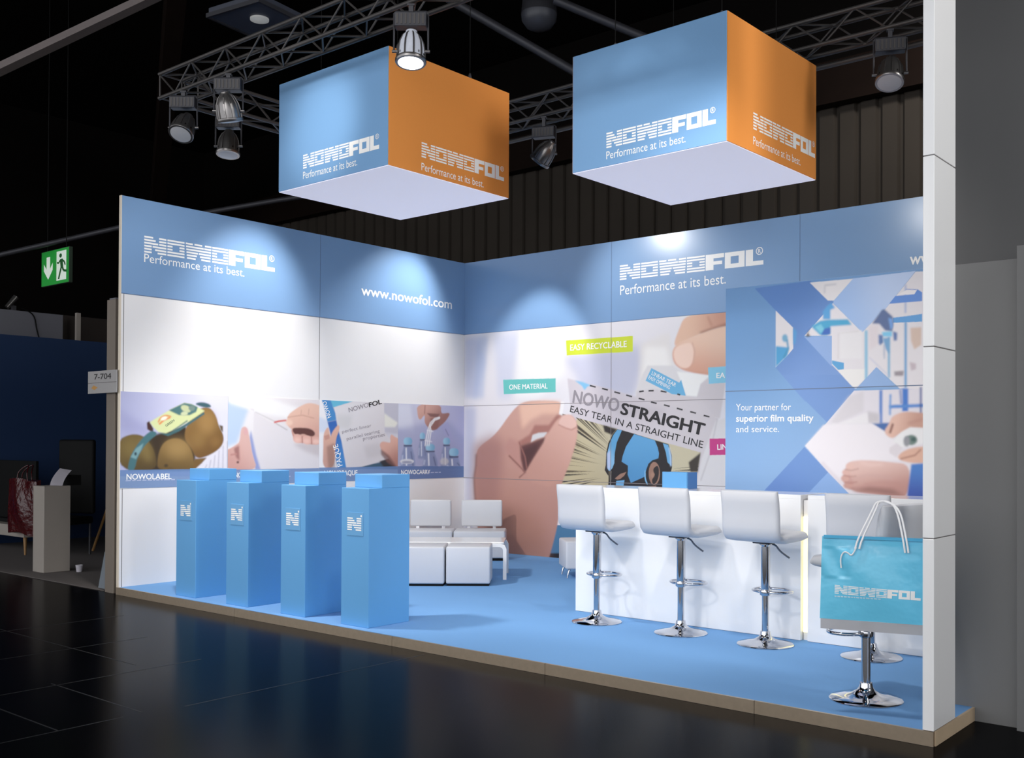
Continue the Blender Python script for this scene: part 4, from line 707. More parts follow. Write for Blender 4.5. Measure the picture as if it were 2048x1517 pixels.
TEXTS = {
'slogan_L': [['Performance at its best.', [0.244, 3.319], [1.443, 3.319], 0.086, 0]],
'url_L': [['www.nowofol.com', [3.138, 3.31], [4.745, 3.301], 0.12, 0.018]],
'slogan_B': [['Performance at its best.', [2.632, 3.29], [4.095, 3.295], 0.115, 0]],
'mural': [['EASY RECYCLABLE', [1.86, 2.65], [2.733, 2.649], 0.075, 0.018], ['ONE MATERIAL', [0.832, 2.184], [1.493, 2.18], 0.065, 0.016], ['EA', [3.976, 2.224], [4.089, 2.223], 0.059, 0.022], ['LIN', [3.992, 1.405], [4.117, 1.411], 0.06, 0.022], ['LINEAR TEAR', [3.091, 2.298], [3.427, 2.138], 0.0448, 0.008], ['EASY OPENING', [3.047, 2.249], [3.346, 2.112], 0.0439, 0.008]],
'w_B': [['www.nowofol.com', [6.189, 3.289], [7.349, 3.243], 0.115, 0.02]],
'muralgrey': [['NOWO', [1.897, 1.993], [2.611, 1.861], 0.1527, 0.028]],
'muralblack': [['STRAIGHT', [2.635, 1.837], [3.811, 1.566], 0.1366, 0.034], ['EASY TEAR IN A STRAIGHT LINE', [1.858, 1.872], [3.796, 1.422], 0.0805, 0.004]],
'cabin': [['Your partner for', [5.493, 1.766], [6.014, 1.76], 0.057, 0], ['superior film quality', [5.494, 1.668], [6.218, 1.666], 0.056, 0.018], ['and service.', [5.494, 1.574], [5.906, 1.575], 0.056, 0]],
'kiwi': [['NOWOLABEL', [0.071, 1.084], [0.571, 1.078], 0.056, 0.02]],
'kiwidark': [['GREEN', [0.505, 1.624], [0.603, 1.687], 0.0242, 0.01]],
'envelope': [['NOWO', [1.337, 1.079], [1.535, 1.077], 0.05, 0.02]],
'page': [['NOWOPAQUE', [2.579, 1.069], [3.095, 1.065], 0.06, 0.02], ['NOWO', [2.68, 1.781], [2.598, 1.97], 0.0606, 0.01], ['PAQUE', [2.858, 1.189], [2.781, 1.452], 0.0757, 0.01]],
'bottles': [['NOWOCARRY', [3.826, 1.061], [4.349, 1.054], 0.054, 0.012]],
'pagegrey': [['perfect linear', [2.852, 1.581], [3.318, 1.668], 0.0386, -0.002], ['parallel tearing', [2.924, 1.495], [3.457, 1.6], 0.0396, -0.002], ['properties', [3.183, 1.496], [3.547, 1.554], 0.0432, -0.002]],
'pagelogogrey': [['NOWO', [2.956, 1.841], [3.273, 1.918], 0.0549, 0.01]],
'pagelogoblack': [['FOL', [3.28, 1.914], [3.491, 1.965], 0.0554, 0.03]],
}
def chaikin(P, it=2):
    for _ in range(it):
        Q = np.roll(P, -1, 0); P = np.stack([.75*P+.25*Q, .25*P+.75*Q], 1).reshape(-1, 2)
    return P
def boxblur(M, r):
    if r < 1: return M
    for ax in (0, 1):
        for _ in range(3):
            pad = [(0, 0), (0, 0)]; pad[ax] = (r+1, r); A = np.cumsum(np.pad(M, pad, mode='edge'), ax)
            n = M.shape[ax]
            hi = np.take(A, np.arange(2*r+1, 2*r+1+n), ax); lo = np.take(A, np.arange(0, n), ax); M = (hi-lo)/(2*r+1)
    return M
def cover(pts, us, vs, ss=3):
    """antialiased coverage of a polygon on grid points us x vs"""
    du, dv = us[1]-us[0], vs[1]-vs[0]; acc = np.zeros((len(vs), len(us)))
    A = pts; Bq = np.roll(pts, -1, 0)
    for sy in range(ss):
        yy = vs+dv*((sy+.5)/ss-.5)
        for sx in range(ss):
            xx = us+du*((sx+.5)/ss-.5)
            ins = np.zeros(acc.shape, bool)
            for (x0, y0), (x1, y1) in zip(A, Bq):
                if y0 == y1: continue
                rows = np.where((yy >= min(y0, y1)) & (yy < max(y0, y1)))[0]
                if not len(rows): continue
                xi = x0+(yy[rows]-y0)*(x1-x0)/(y1-y0)
                ins[rows] ^= xx[None, :] < xi[:, None]
            acc += ins
    return acc/(ss*ss)
def paint(ops, u0, u1, v0, v1, res):
    nu, nv = int(round((u1-u0)/res))+1, int(round((v1-v0)/res))+1
    us, vs = np.linspace(u0, u1, nu), np.linspace(v0, v1, nv); C = np.full((nv, nu, 3), .8)
    for pts, col, soft, alpha, smooth, grad in ops:
        if not alpha: continue
        P = np.array(pts, float)/1000
        if smooth: P = chaikin(P)
        sft = soft/1000/res; pad = res*(3*sft+2)
        i0, i1 = np.searchsorted(us, [P[:, 0].min()-pad, P[:, 0].max()+pad]); j0, j1 = np.searchsorted(vs, [P[:, 1].min()-pad, P[:, 1].max()+pad])
        i0, j0 = max(0, i0-1), max(0, j0-1); i1, j1 = min(nu, i1+1), min(nv, j1+1)
        if i1-i0 < 2 or j1-j0 < 2: continue
        M = cover(P, us[i0:i1], vs[j0:j1], 3 if (i1-i0)*(j1-j0) < 60000 else 2)
        if sft > .7: M = boxblur(M, max(1, int(round(sft*.5))))
        M = (M*alpha)[..., None]
        c = np.array([lin(k) for k in col])
        if grad:
            (ax, ay), (bx, by), c2 = grad; ax, ay, bx, by = ax/1000, ay/1000, bx/1000, by/1000
            U, V = np.meshgrid(us[i0:i1], vs[j0:j1]); dd = (bx-ax)**2+(by-ay)**2
            t = np.clip(((U-ax)*(bx-ax)+(V-ay)*(by-ay))/dd, 0, 1)[..., None]; t = t*t*(3-2*t)
            c = c*(1-t)+np.array([lin(k) for k in c2])*t
        C[j0:j1, i0:i1] = C[j0:j1, i0:i1]*(1-M)+c*M
    return us, vs, C
def picture(name, plane, ops, u0, u1, v0, v1, res, parent, h=.004):
    us, vs, C = paint(ops, u0, u1, v0, v1, res); nv, nu = C.shape[:2]
    U, V = np.meshgrid(us, vs)
    o_, uu, vv, nn = (np.array(x) for x in (plane.o, plane.u, plane.v, plane.n))
    co = o_+U[..., None]*uu+V[..., None]*vv+h*nn
    idx = np.arange(nu*nv).reshape(nv, nu)
    F = np.stack([idx[:-1, :-1], idx[:-1, 1:], idx[1:, 1:], idx[1:, :-1]], -1).reshape(-1, 4)
    # thin board behind the printed face
    bcorn = np.array([o_+a*uu+b*vv+.0003*nn for a, b in ((u0, v0), (u1, v0), (u1, v1), (u0, v1))])
    base = nu*nv; co = np.concatenate([co.reshape(-1, 3), bcorn])
    e = [idx[0, 0], idx[0, -1], idx[-1, -1], idx[-1, 0]]
    faces = F.tolist(); 
    me = bpy.data.meshes.new(name)
    side = [[base, base+1, e[1], e[0]], [base+1, base+2, e[2], e[1]], [base+2, base+3, e[3], e[2]], [base+3, base, e[0], e[3]], [base+3, base+2, base+1, base]]
    me.from_pydata(co.tolist(), [], faces+side)
    at = me.attributes.new('ink', 'FLOAT_COLOR', 'POINT')
    full = np.ones((len(co), 4), np.float32); full[:nu*nv, :3] = C.reshape(-1, 3); full[nu*nv:, :3] = .7
    at.data.foreach_set('color', full.ravel())
    me.materials.append(print_mat()); me.update()
    o = bpy.data.objects.new(name, me); return link(o, parent)
def text_part(name, plane, key, m, parent, h=.0052):
    """one part per line of lettering"""
    return [mesh_obj(name, add_text(bmesh.new(), plane, st, a, b, cap, bold, h), m, parent) for st, a, b, cap, bold in TEXTS[key]]

H = 0.98994
PZ = -0.07640          # hall floor; the stand's carpet is z = 0
XE = 8.11820
# ------------------------------------------------------------------ setting: hall
structure(mesh_obj('floor', B(-30, 32, -14, 30, PZ-.2, PZ), HALLF))
bm = bmesh.new()
for x, y0, y1 in ((4.46, -2.0, -.06), (4.41, -6, -2.35), (3.37, -2.6, -1.2), (2.3, -4, -1.0), (1.2, -3, -.6)): box(bm, x-.006, x+.006, y0, y1, PZ, PZ+.0006)
for y, x0, x1 in ((-2.715, 2.0, 4.4), (-2.23, 3.3, 4.4), (-1.6, 1.0, 3.2)): box(bm, x0, x1, y-.005, y+.005, PZ, PZ+.0006)
f_s = mesh_obj('floor_seam', bm, SEAM, bpy.data.objects['floor'])
structure(mesh_obj('ceiling', B(-30, 32, -14, 30, 9.6, 9.8), HALLD))
bm = bmesh.new()      # corrugated cladding on the far hall wall
xs = -15.5; pts = []
while xs < 26: pts += [(xs, 11.0), (xs+.24, 11.0), (xs+.27, 11.07), (xs+.33, 11.07)]; xs += .36
pts2 = [(x, y+.02, PZ) for x, y in pts]
for i in range(len(pts)-1):
    (x0, y0), (x1, y1) = pts[i], pts[i+1]
    polyface(bm, [(x0, y0, PZ), (x1, y1, PZ), (x1, y1, 7.22), (x0, y0, 7.22)])
structure(mesh_obj('wall_back_hall', bm, CLAD))
structure(mesh_obj('wall_left_hall', B(-16.2, -16, -10, 30, PZ, 9.6), HALLD))
structure(mesh_obj('wall_far_hall', B(-16, 30, 11.1, 11.3, PZ, 9.6), HALLD))
# roof beams of the hall
def beam(name, a, b, wd, ht, label, m=BEAM, group='dark roof beams'):
    a, b = Vector(a), Vector(b); d = (b-a); s = d.cross(Vector((0, 0, 1))).normalized()*wd/2; u = Vector((0, 0, ht))
    bm = bmesh.new(); prism(bm, [a-s, a+s, a+s+u, a-s+u], d)
    return tag(mesh_obj(name, bm, m), label, 'beam', group)
beam('roof_beam', (-15.9, 9.5, 6.2), (-2.0, 2.0, 9.5), .3, .9, 'dark brown laminated roof beam rising over the left of the stand')
beam('roof_beam', (-15.9, 3.0, 6.0), (-5.5, -1.5, 9.5), .3, .9, 'dark brown laminated roof beam nearest the left edge of the photo')
beam('roof_beam', (-15.9, 10.84, 7.1), (26, 10.84, 7.1), .24, .7, 'dark laminated roof beam running level along the far hall wall')
tube_o = bmesh.new(); a, b = Vector((-6.2, -.48, 5.5)), Vector((-1.0, 3.7, 8.7))
d = (b-a).normalized(); sv = d.cross(Vector((0, 0, 1))).normalized()*.09
prism(tube_o, [a-sv, a+sv, a+sv+Vector((0, 0, .1)), a-sv+Vector((0, 0, .1))], b-a)
tag(mesh_obj('cable_tray', tube_o, mat('tray_grey', (120, 110, 108), .6, noise=(8, .1))), 'long grey cable tray crossing the dark ceiling at top left', 'cable tray')
def pipe(pts, r, label, group='ceiling pipes'):
    return tag(mesh_obj('ceiling_pipe', tube(bmesh.new(), pts, r, 10), DKMET, smooth=True), label, 'pipe', group)
pipe([(.06, 4.58, 7.49), (1.36, 5.65, 6.53), (1.9, 6.1, 6.1)], .06, 'grey round pipe slanting down behind the right top corner of the left cube')
pipe([(1.18, 5.49, 7.48), (2.08, 6.23, 7.0), (3.2, 7.1, 6.4)], .06, 'grey round pipe slanting behind the top edge of the right cube')
pipe([(-8.0, .65, 3.95), (-6.746, 1.676, 4.351), (-5.302, 2.842, 4.785), (-3.378, 4.398, 5.221), (-1.5, 6, 5.6)], .04, 'thin grey pipe passing just above the green exit sign')
# ceiling dome loudspeaker and square downlight
t = thing('ceiling_loudspeaker', 'dark round dome hanging from the ceiling between the two cubes', 'loudspeaker', (-.26, 6.9, 8.12))
mesh_obj('housing', lathe(bmesh.new(), [(.02, .34), (.18, .32), (.26, .2), (.28, 0)], 28), DKMET, t, True)
mesh_obj('dome', lathe(bmesh.new(), [(.28, 0), (.27, -.1), (.2, -.2), (.1, -.25), (.01, -.26)], 28), mat('dome_grey', (70, 72, 80), .4, noise=(5, .05)), t, True)
mesh_obj('drop_rod', tube(bmesh.new(), [(0, 0, .33), (0, 0, 1.47)], .012, 8), DKMET, t, True)
t = thing('ceiling_light', 'square ceiling luminaire with one round lens above the front truss', 'ceiling light', (-.55, 1.95, 6.5), math.radians(8))
bm = B(-.42, .42, -.34, .34, .02, .12, bev=.01); mesh_obj('housing', bm, mat('luminaire_slate', (66, 70, 82), .5, noise=(6, .05)), t)
bm = bmesh.new()
for s in ((-.44, .44, -.36, -.33), (-.44, .44, .33, .36), (-.44, -.41, -.33, .33), (.41, .44, -.33, .33)): box(bm, s[0], s[1], s[2], s[3], 0, .05)
mesh_obj('frame', bm, DKMET, t)
mesh_obj('lens', lathe(bmesh.new(), [(.11, .02), (.11, 0), (.06, -.02), (.01, -.025)], 28, .05, .02), mat('luminaire_lens', (190, 190, 186), .4, emit=.25, noise=(9, .02)), t, True)
mesh_obj('suspension_rod', tube(bmesh.new(), [(0, 0, .12), (0, 0, 3.1)], .01, 8), DKMET, t)

# grey partition of the next stand on the right
structure(mesh_obj('wall_right', B(8.0, 8.36, .66, .70, PZ, 2.5), GREYW))
structure(mesh_obj('wall_right_tall', B(7.9, 14, .9, .96, PZ, 7), GREYW2))
structure(mesh_obj('wall_right_corner', B(8.36, 8.9, .60, .66, PZ, 2.56), GREYW))

# ------------------------------------------------------------------ the stand: platform and walls
t = thing('platform', 'raised stand platform covered in light blue carpet with a metal edge', 'platform', (0, 0, 0))
mesh_obj('base', B(-.04, XE-.02, .02, 5.06, PZ+.001, -.012), mat('plywood', (150, 120, 84), .8, noise=(12, .1)), t)
mesh_obj('carpet', B(-.03, XE-.01, .012, 5.05, -.012, 0), CARPET, t)
bm = bmesh.new(); xs = [-.045, 2.0, 4.05, 5.55, 7.1, XE]
for a, b in zip(xs, xs[1:]): box(bm, a+.0015, b-.0015, -.006, .0115, PZ+.001, -.0004)
mesh_obj('front_edge', bm, STEEL, t)
mesh_obj('side_edge', B(XE-.0095, XE+.004, .016, 5.06, PZ+.001, -.0004), mat('raw_edge', (190, 168, 140), .6, noise=(14, .12)), t)
structure(mesh_obj('wall_left', B(-.04, 0, 0, 5.04, 0, 4*H), WHITE))
structure(mesh_obj('wall_back', B(0, XE, 5, 5.04, 0, 4*H), WHITE))
JW = .0032
def joint_h(bm, plane, u0, u1, v, h): 
    polyface(bm, [plane(u0, v-JW, h), plane(u1, v-JW, h), plane(u1, v+JW, h), plane(u0, v+JW, h)])
def joint_v(bm, plane, u, v0, v1, h):
    polyface(bm, [plane(u-JW, v0, h), plane(u+JW, v0, h), plane(u+JW, v1, h), plane(u-JW, v1, h)])
bm = bmesh.new()
joint_v(bm, PL_L, 2.5, 2*H, 3*H, .0008); joint_v(bm, PL_L, 2.5, 0, H, .0008); joint_v(bm, PL_L, .03, 0, 3*H, .0008)
mesh_obj('panel_joints', bm, JOINT, bpy.data.objects['wall_left'])
mesh_obj('end_profile', B(-.042, .001, -.004, .003, 0, 4*H+.002), mat('cream_profile', (226, 214, 196), .45, noise=(9, .02)), bpy.data.objects['wall_left'])

# header band of the left wall
t = thing('header_panel', 'blue header band with striped white logo and web address on left wall', 'sign', (0, 0, 0))
mesh_obj('board', B(.0004, .004, .002, 4.998, 3*H+.001, 4*H), HEADER, t)
mesh_obj('logo', logo(bmesh.new(), PL_L, (.2435, 3.417), (1.849, 3.425), .172, .0052), INKW, t)
text_part('slogan', PL_L, 'slogan_L', INKW, t); text_part('web_address', PL_L, 'url_L', INKW, t)
bm = bmesh.new(); joint_v(bm, PL_L, 2.5, 3*H, 4*H, .0048); joint_h(bm, PL_L, 0, 5, 3*H, .0048)
mesh_obj('panel_joint', bm, mat('joint_blue_grey', (92, 116, 152), .6, noise=(60, .05)), t)
t = thing('header_panel', 'blue header band with striped white logo on back wall behind the counter', 'sign', (0, 5, 0))
o = mesh_obj('board', B(.006, XE, -.004, -.0004, 3*H+.001, 4*H), HEADER, t)
def at_root(o, root):      # keep world coordinates under a moved root
    for q in (o if isinstance(o, list) else [o]): q.location = -Vector(root.location)
o = mesh_obj('logo', logo(bmesh.new(), PL_B, (2.625, 3.473), (4.565, 3.462), .181, .0052), INKW, t); at_root(o, t)
o = text_part('slogan', PL_B, 'slogan_B', INKW, t); at_root(o, t)
o = text_part('web_address', PL_B, 'w_B', INKW, t); at_root(o, t)
bm = bmesh.new()
for u in (2.5, 5.0): joint_v(bm, PL_B, u, 3*H, 4*H, .0048)
joint_h(bm, PL_B, 0, XE, 3*H, .0048)
o = mesh_obj('panel_joint', bm, MATS['joint_blue_grey'], t); at_root(o, t)

# four printed pictures on the left wall
PV0, PV1 = H+.004, 2*H-.003
PR = [('kiwi', .003, 1.246, 'printed picture of brown kiwi fruit held by a paper band', [('caption', 'kiwi', INKW), ('band_lettering', 'kiwidark', INKD)]),
      ('envelope', 1.249, 2.499, 'printed picture of hands tearing open a white envelope with red strip', [('caption', 'envelope', INKW)]),
      ('page', 2.502, 3.768, 'printed picture of two hands holding a blue edged sample sheet', [('caption', 'page', INKW), ('sheet_lettering', 'pagegrey', INKG), ('sheet_logo', 'pagelogogrey', INKG), ('sheet_logo', 'pagelogoblack', INKK)]),
      ('bottles', 3.771, 4.995, 'printed picture of a hand carrying water bottles by a white strap', [('caption', 'bottles', INKW)])]
for key, u0, u1, label, txt in PR:
    t = thing('printed_picture', label, 'poster', (0, u0, PV0), 0, 'product pictures along the left wall')
    at_root(picture('print', PL_L, ART[key], u0, u1, PV0, PV1, .0042, t), t)
    for nm, k, m in txt: at_root(text_part(nm, PL_L, k, m, t), t)
    bm = bmesh.new()     # small print under the caption, too fine to read: a row of short strokes
    for r_ in range(1):
        u = u0+.06; rr = random.Random(key)
        while u < u0+(.78 if key != 'kiwi' else .58):
            wd = rr.uniform(.02, .07); polyface(bm, [PL_L(u, 1.066, .0052), PL_L(u+wd, 1.066, .0052), PL_L(u+wd, 1.078, .0052), PL_L(u, 1.078, .0052)]); u += wd+.014
    at_root(mesh_obj('small_print', bm, mat('pale_print', (178, 188, 216), .5, noise=(30, .02)), t), t)
# mural on the back wall
t = thing('printed_mural', 'wall high mural of a hand peeling a film sheet with coloured tags', 'mural', (0, 5, 0))
at_root(picture('print', PL_B, ART['mural'], .004, 4.6, .002, 3*H-.002, .0055, t), t)
at_root(text_part('tag_lettering', PL_B, 'mural', INKW, t), t)
at_root(text_part('headline', PL_B, 'muralgrey', INKG, t), t)
at_root(text_part('headline', PL_B, 'muralblack', INKK, t), t)
bm = bmesh.new()
joint_v(bm, PL_B, 2.5, 0, 3*H, .0056)
for v in (H, 2*H): joint_h(bm, PL_B, 0, 4.6, v, .0056)
at_root(mesh_obj('panel_joint', bm, mat('joint_grey', (142, 134, 136), .6, noise=(60, .05)), t), t)

# storage cabin with printed front
CY, CX0, CX1, CH = 2.7, 5.388, 8.05, 2.845
t = thing('storage_cabin', 'white storage cabin behind the counter with blue printed front', 'cabin', (CX0, CY, 0))
at_root(mesh_obj('body', B(CX0, CX1, CY, 4.99, 0, CH), WHITE, t), t)
at_root(picture('print', PL_C, ART['cabin'], CX0+.001, CX1-.001, .62, CH-.001, .0045, t), t)
at_root(text_part('slogan', PL_C, 'cabin', INKW, t), t)
bm = bmesh.new(); joint_h(bm, PL_C, CX0, CX1, 1.936, .0056); joint_h(bm, PL_C, CX0, CX1, .63, .0056)
at_root(mesh_obj('panel_joint', bm, mat('joint_cabin', (108, 124, 150), .6, noise=(60, .05)), t), t)

# white pillar at the right end of the stand
t = thing('pillar', 'tall white panel pillar at the right front corner of the platform', 'pillar', (XE-.06, 0, 0))
for i in range(5): mesh_obj('panel', B(0, .058, .002, .34, i*H+.0025, (i+1)*H-.0025, bev=.002, seg=1), LACQ, t)
mesh_obj('core', B(.003, .055, .006, .336, 0, 5*H), JOINT, t)

# ------------------------------------------------------------------ pedestals
def make_pedestal(label):
    t = thing('pedestal', label, 'pedestal', (0, 0, 0), 0, 'blue display pedestals along the front edge')
    mesh_obj('column', B(0, .332, 0, .44, 0, 1.105, bev=.003, seg=1), PED, t)
    mesh_obj('top_block', B(.0, .332, .138, .44, 1.105, 1.212, bev=.003, seg=1), PED, t)
    bd = mesh_obj('badge', B(.07, .27, -.003, 0, .724, .911, bev=.001, seg=1), PEDB, t)
    bm = bmesh.new(); pl = Plane((.077, -.003, .766), (1, 0, 0), (0, 0, 1)); hh = .102
    for i in range(6):
        tk = .106; y0 = i*(1-tk)/5
        for p, q in iv_N(y0+tk/2): polyface(bm, [pl(p/1.5*.17, y0*hh, .0008), pl(q/1.5*.17, y0*hh, .0008), pl(q/1.5*.17, (y0+tk)*hh, .0008), pl(p/1.5*.17, (y0+tk)*hh, .0008)])
    o_ = [pl(.168+.009*math.cos(2*math.pi*i/16), .118+.009*math.sin(2*math.pi*i/16), .0008) for i in range(16)]
    polyface(bm, o_)
    mesh_obj('emblem', bm, INKW, bd)
    return t
p0 = make_pedestal('blue display pedestal nearest the camera, rightmost of the row of four')
p0.location = (3.335, .09, 0)
for x, lab in ((2.536, 'blue display pedestal second from the right in the row of four'), (1.728, 'blue display pedestal second from the left in the row of four'), (.9, 'blue display pedestal farthest left, in front of the kiwi picture')):
    dup(p0, (x, .09, 0), 0, lab)

# ------------------------------------------------------------------ counters
def counter(x0, x1, label):
    t = thing('counter', label, 'counter', (x0, 1.85, 0))
    mesh_obj('front_panel', B(0, x1-x0, 0, .03, .003, 1.06), LACQ, t)
    mesh_obj('body', B(.004, x1-x0-.004, .03, .44, 0, 1.06), WHITE, t)
    mesh_obj('worktop', B(0, x1-x0, 0, .46, 1.06, 1.092, bev=.0015, seg=1), LACQ, t)
    mesh_obj('plinth', B(.02, x1-x0-.02, .008, .03, 0, .003), JOINT, t)
    return t
counter(4.38, 6.505, 'long glossy white bar counter behind the three left bar stools')
counter(6.562, 8.04, 'short glossy white bar counter behind the turquoise bag')
t = thing('light_strip', 'glowing warm light strip in the gap between the two white counters', 'light strip', (6.5335, 1.88, 0))
mesh_obj('diffuser', B(-.024, .024, 0, .02, .06, .93, bev=.004), GLOWY, t)
mesh_obj('housing', B(-.027, .027, .02, .05, 0, 1.05), WHITE, t)
# small blue box standing on the counter
t = thing('display_box', 'small blue box standing on the counter below the comic picture', 'box', (5.14, 2.06, 1.092), 0)
mesh_obj('front', B(0, .242, 0, .02, 0, .142, bev=.002, seg=1), PED, t)
mesh_obj('body', B(.004, .242, .02, .17, 0, .14, bev=.002, seg=1), mat('box_deep_blue', (70, 116, 172), .5, noise=(6, .02)), t)

# ------------------------------------------------------------------ bar stools
def shell(path, th, w, flip=False):
    """upholstered slab that follows a side profile (list of y, z) with rounded side edges"""
    P = [Vector((0, y, z)) for y, z in path]; N = len(P); nor = []
    for i in range(N):
        d = (P[min(N-1, i+1)]-P[max(0, i-1)]).normalized(); nor.append(Vector((0, -d.z, d.y)))
    bm = bmesh.new(); rings = []
    prof = [(-w, .35), (-w+.006, .62), (-w+.018, .86), (-w+.04, 1), (0, 1.04), (w-.04, 1), (w-.018, .86), (w-.006, .62), (w, .35)]
    for x, k in prof:
        up, dn = [], []
        for i in range(N):
            e = min(i, N-1-i); f = k*(.45 if e == 0 else (.85 if e == 1 else 1))
            up.append(P[i]+nor[i]*th/2*f+Vector((x, 0, 0))); dn.append(P[i]-nor[i]*th/2*f+Vector((x, 0, 0)))
        rings.append([bm.verts.new(q) for q in up+dn[::-1]])
    M = len(rings[0])
    for a, b in zip(rings, rings[1:]):
        for i in range(M): bm.faces.new((a[i], a[(i+1) % M], b[(i+1) % M], b[i]))
    bm.faces.new(rings[0][::-1]); bm.faces.new(rings[-1])
    bmesh.ops.recalc_face_normals(bm, faces=bm.faces)
    return bm
def make_stool(label):
    t = thing('bar_stool', label, 'bar stool', (0, 0, 0), 0, 'white bar stools at the counter')
    mesh_obj('base', lathe(bmesh.new(), [(.0, 0), (.205, 0), (.207, .006), (.2, .012), (.14, .022), (.085, .036), (.05, .058), (.04, .075), (.036, .1)], 56), CHROME, t, True)
    col = mesh_obj('column', lathe(bmesh.new(), [(.026, .09), (.026, .39)], 32), CHROME, t, True)
    mesh_obj('sleeve', lathe(bmesh.new(), [(.033, .36), (.034, .365), (.034, .72), (.05, .735), (.05, .75)], 32), CHROME, t, True)
    ring = [(-.035, .02, .375)]
    for a in np.linspace(-200, 20, 30): ring.append((.145*math.cos(math.radians(a)) if False else .15*math.sin(math.radians(a+90)), 0, 0))
    pts = []
    for a in np.linspace(0, 2*math.pi, 40, endpoint=False):
        x = .15*math.cos(a); y = .105+.115*math.sin(a)
        pts.append((x, y, .385))
    fr = mesh_obj('footrest', tube(bmesh.new(), pts, .0105, 10, closed=True), CHROME, t, True)
    bm = bmesh.new(); tube(bm, [(-.02, .03, .385), (-.05, .005, .385)], .01, 8); tube(bm, [(.02, .03, .385), (.05, .005, .385)], .01, 8); lathe(bm, [(.041, .366), (.043, .37), (.043, .4), (.041, .404)], 28)
    mesh_obj('footrest_clamp', bm, CHROME, t, True)
    mesh_obj('lift_lever', tube(bmesh.new(), chain([(.03, .03, .738), (.06, .045, .73), (.085, .055, .69), (.13, .07, .655), (.155, .075, .64)]), .007, 8), mat('grey_lever', (120, 122, 128), .3, metal=.8, noise=(9, .05)), t, True)
    mesh_obj('seat_plate', B(-.07, .07, -.07, .07, .744, .756, bev=.003), DKMET, t)
    seat = [(.225, .787), (.21, .797), (.15, .798), (.05, .794), (-.05, .792), (-.12, .795), (-.165, .802)]
    arc = [(-.09, .794), (-.15, .796), (-.19, .806), (-.214, .832), (-.221, .88), (-.222, .94), (-.227, 1.0), (-.236, 1.06), (-.247, 1.11), (-.252, 1.136)]
    mesh_obj('seat', shell(seat, .078, .226), LEATHER, t, 60)
    mesh_obj('backrest', shell(arc, .07, .227), LEATHER, t, 60)
    return t
s0 = make_stool('white leatherette bar stool farthest left at the long counter')
s0.location = (4.862, 1.51, 0); s0.rotation_euler = (0, 0, math.radians(1))
dup(s0, (5.657, 1.53, 0), math.radians(-2), 'white leatherette bar stool in the middle of three at the long counter')
dup(s0, (6.375, 1.54, 0), math.radians(-1), 'white leatherette bar stool just left of the glowing light strip')
dup(s0, (7.15, 1.60, 0), math.radians(0), 'white leatherette bar stool at the short counter behind the turquoise bag')
dup(s0, (7.585, .43, 0), math.radians(79), 'white bar stool turned sideways near the pillar with turquoise bag on it')

# ------------------------------------------------------------------ turquoise carrier bag
BR = Vector((.962, .272, 0)); BN = Vector((.272, -.962, 0))
BO = Vector((7.502, .02, .515)); BW, BH = .535, .452
t = thing('carrier_bag', 'shiny turquoise plastic carrier bag with white logo hanging on bar stool', 'bag', tuple(BO))
def bagp(a, b, h=0): return BR*a+Vector((0, 0, 1))*b+BN*h
def bulge(a, b):
    u, v = a/BW, b/BH
    return .012+.018*math.sin(math.pi*u)*math.sin(math.pi*min(1, v*1.1))+.004*math.sin(9*u+7*v)*math.sin(math.pi*u)+(.005 if v < .86 and u < .3 and v > .5 else 0)*math.sin(23*u+11*v)
bm = bmesh.new(); nu, nv = 60, 56
front = [[bm.verts.new(bagp(BW*i/nu+(.012*(1-j/nv)*(1-i/nu)*-1 if True else 0), BH*j/nv, bulge(BW*i/nu, BH*j/nv))) for i in range(nu+1)] for j in range(nv+1)]
back = [[bm.verts.new(bagp(BW*i/nu, BH*j/nv, -.006)) for i in range(nu+1)] for j in range(nv+1)]
for j in range(nv):
    for i in range(nu):
        bm.faces.new((front[j][i], front[j][i+1], front[j+1][i+1], front[j+1][i]))
        bm.faces.new((back[j][i], back[j+1][i], back[j+1][i+1], back[j][i+1]))
for j in range(nv):
    bm.faces.new((front[j][0], front[j+1][0], back[j+1][0], back[j][0])); bm.faces.new((front[j][nu], back[j][nu], back[j+1][nu], front[j+1][nu]))
for i in range(nu):
    bm.faces.new((front[0][i], back[0][i], back[0][i+1], front[0][i+1])); bm.faces.new((front[nv][i], front[nv][i+1], back[nv][i+1], back[nv][i]))
mesh_obj('bag_body', bm, BAGB, t, True)
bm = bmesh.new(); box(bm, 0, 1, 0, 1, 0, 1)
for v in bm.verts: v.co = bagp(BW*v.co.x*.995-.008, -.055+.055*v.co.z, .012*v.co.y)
mesh_obj('shade_strip', bm, BAGS, t)  # grey strip modelled in place of the bag's shade on the counter
bm = bmesh.new(); box(bm, 0, 1, 0, 1, 0, 1)
for v in bm.verts: v.co = bagp(.01+(BW-.012)*v.co.x, BH-.008+.016*v.co.z, .004+.022*v.co.y)
mesh_obj('top_bar', bm, mat('turquoise_stiffener', (70, 172, 216), .3, noise=(8, .03)), t)
class BagPlane:
    def __call__(s, a, b, h=0): return bagp(a, b, bulge(min(max(a, 0), BW), b)+.003)
bp_ = BagPlane()
lg = mesh_obj('logo', logo(bmesh.new(), bp_, (.068, .142), (.512, .13), .047, reg=False), INKW, t)
bm = bmesh.new(); u = .068
rr = random.Random(3)
while u < .3:
    wd = rr.uniform(.008, .02); polyface(bm, [bp_(u, .124), bp_(u+wd, .1235), bp_(u+wd, .13), bp_(u, .1305)]); u += wd+.004
mesh_obj('small_print', bm, mat('pale_blue_print', (196, 226, 240), .4, noise=(30, .02)), t)
HND = mat('white_cord', (240, 240, 242), .4, noise=(30, .02))
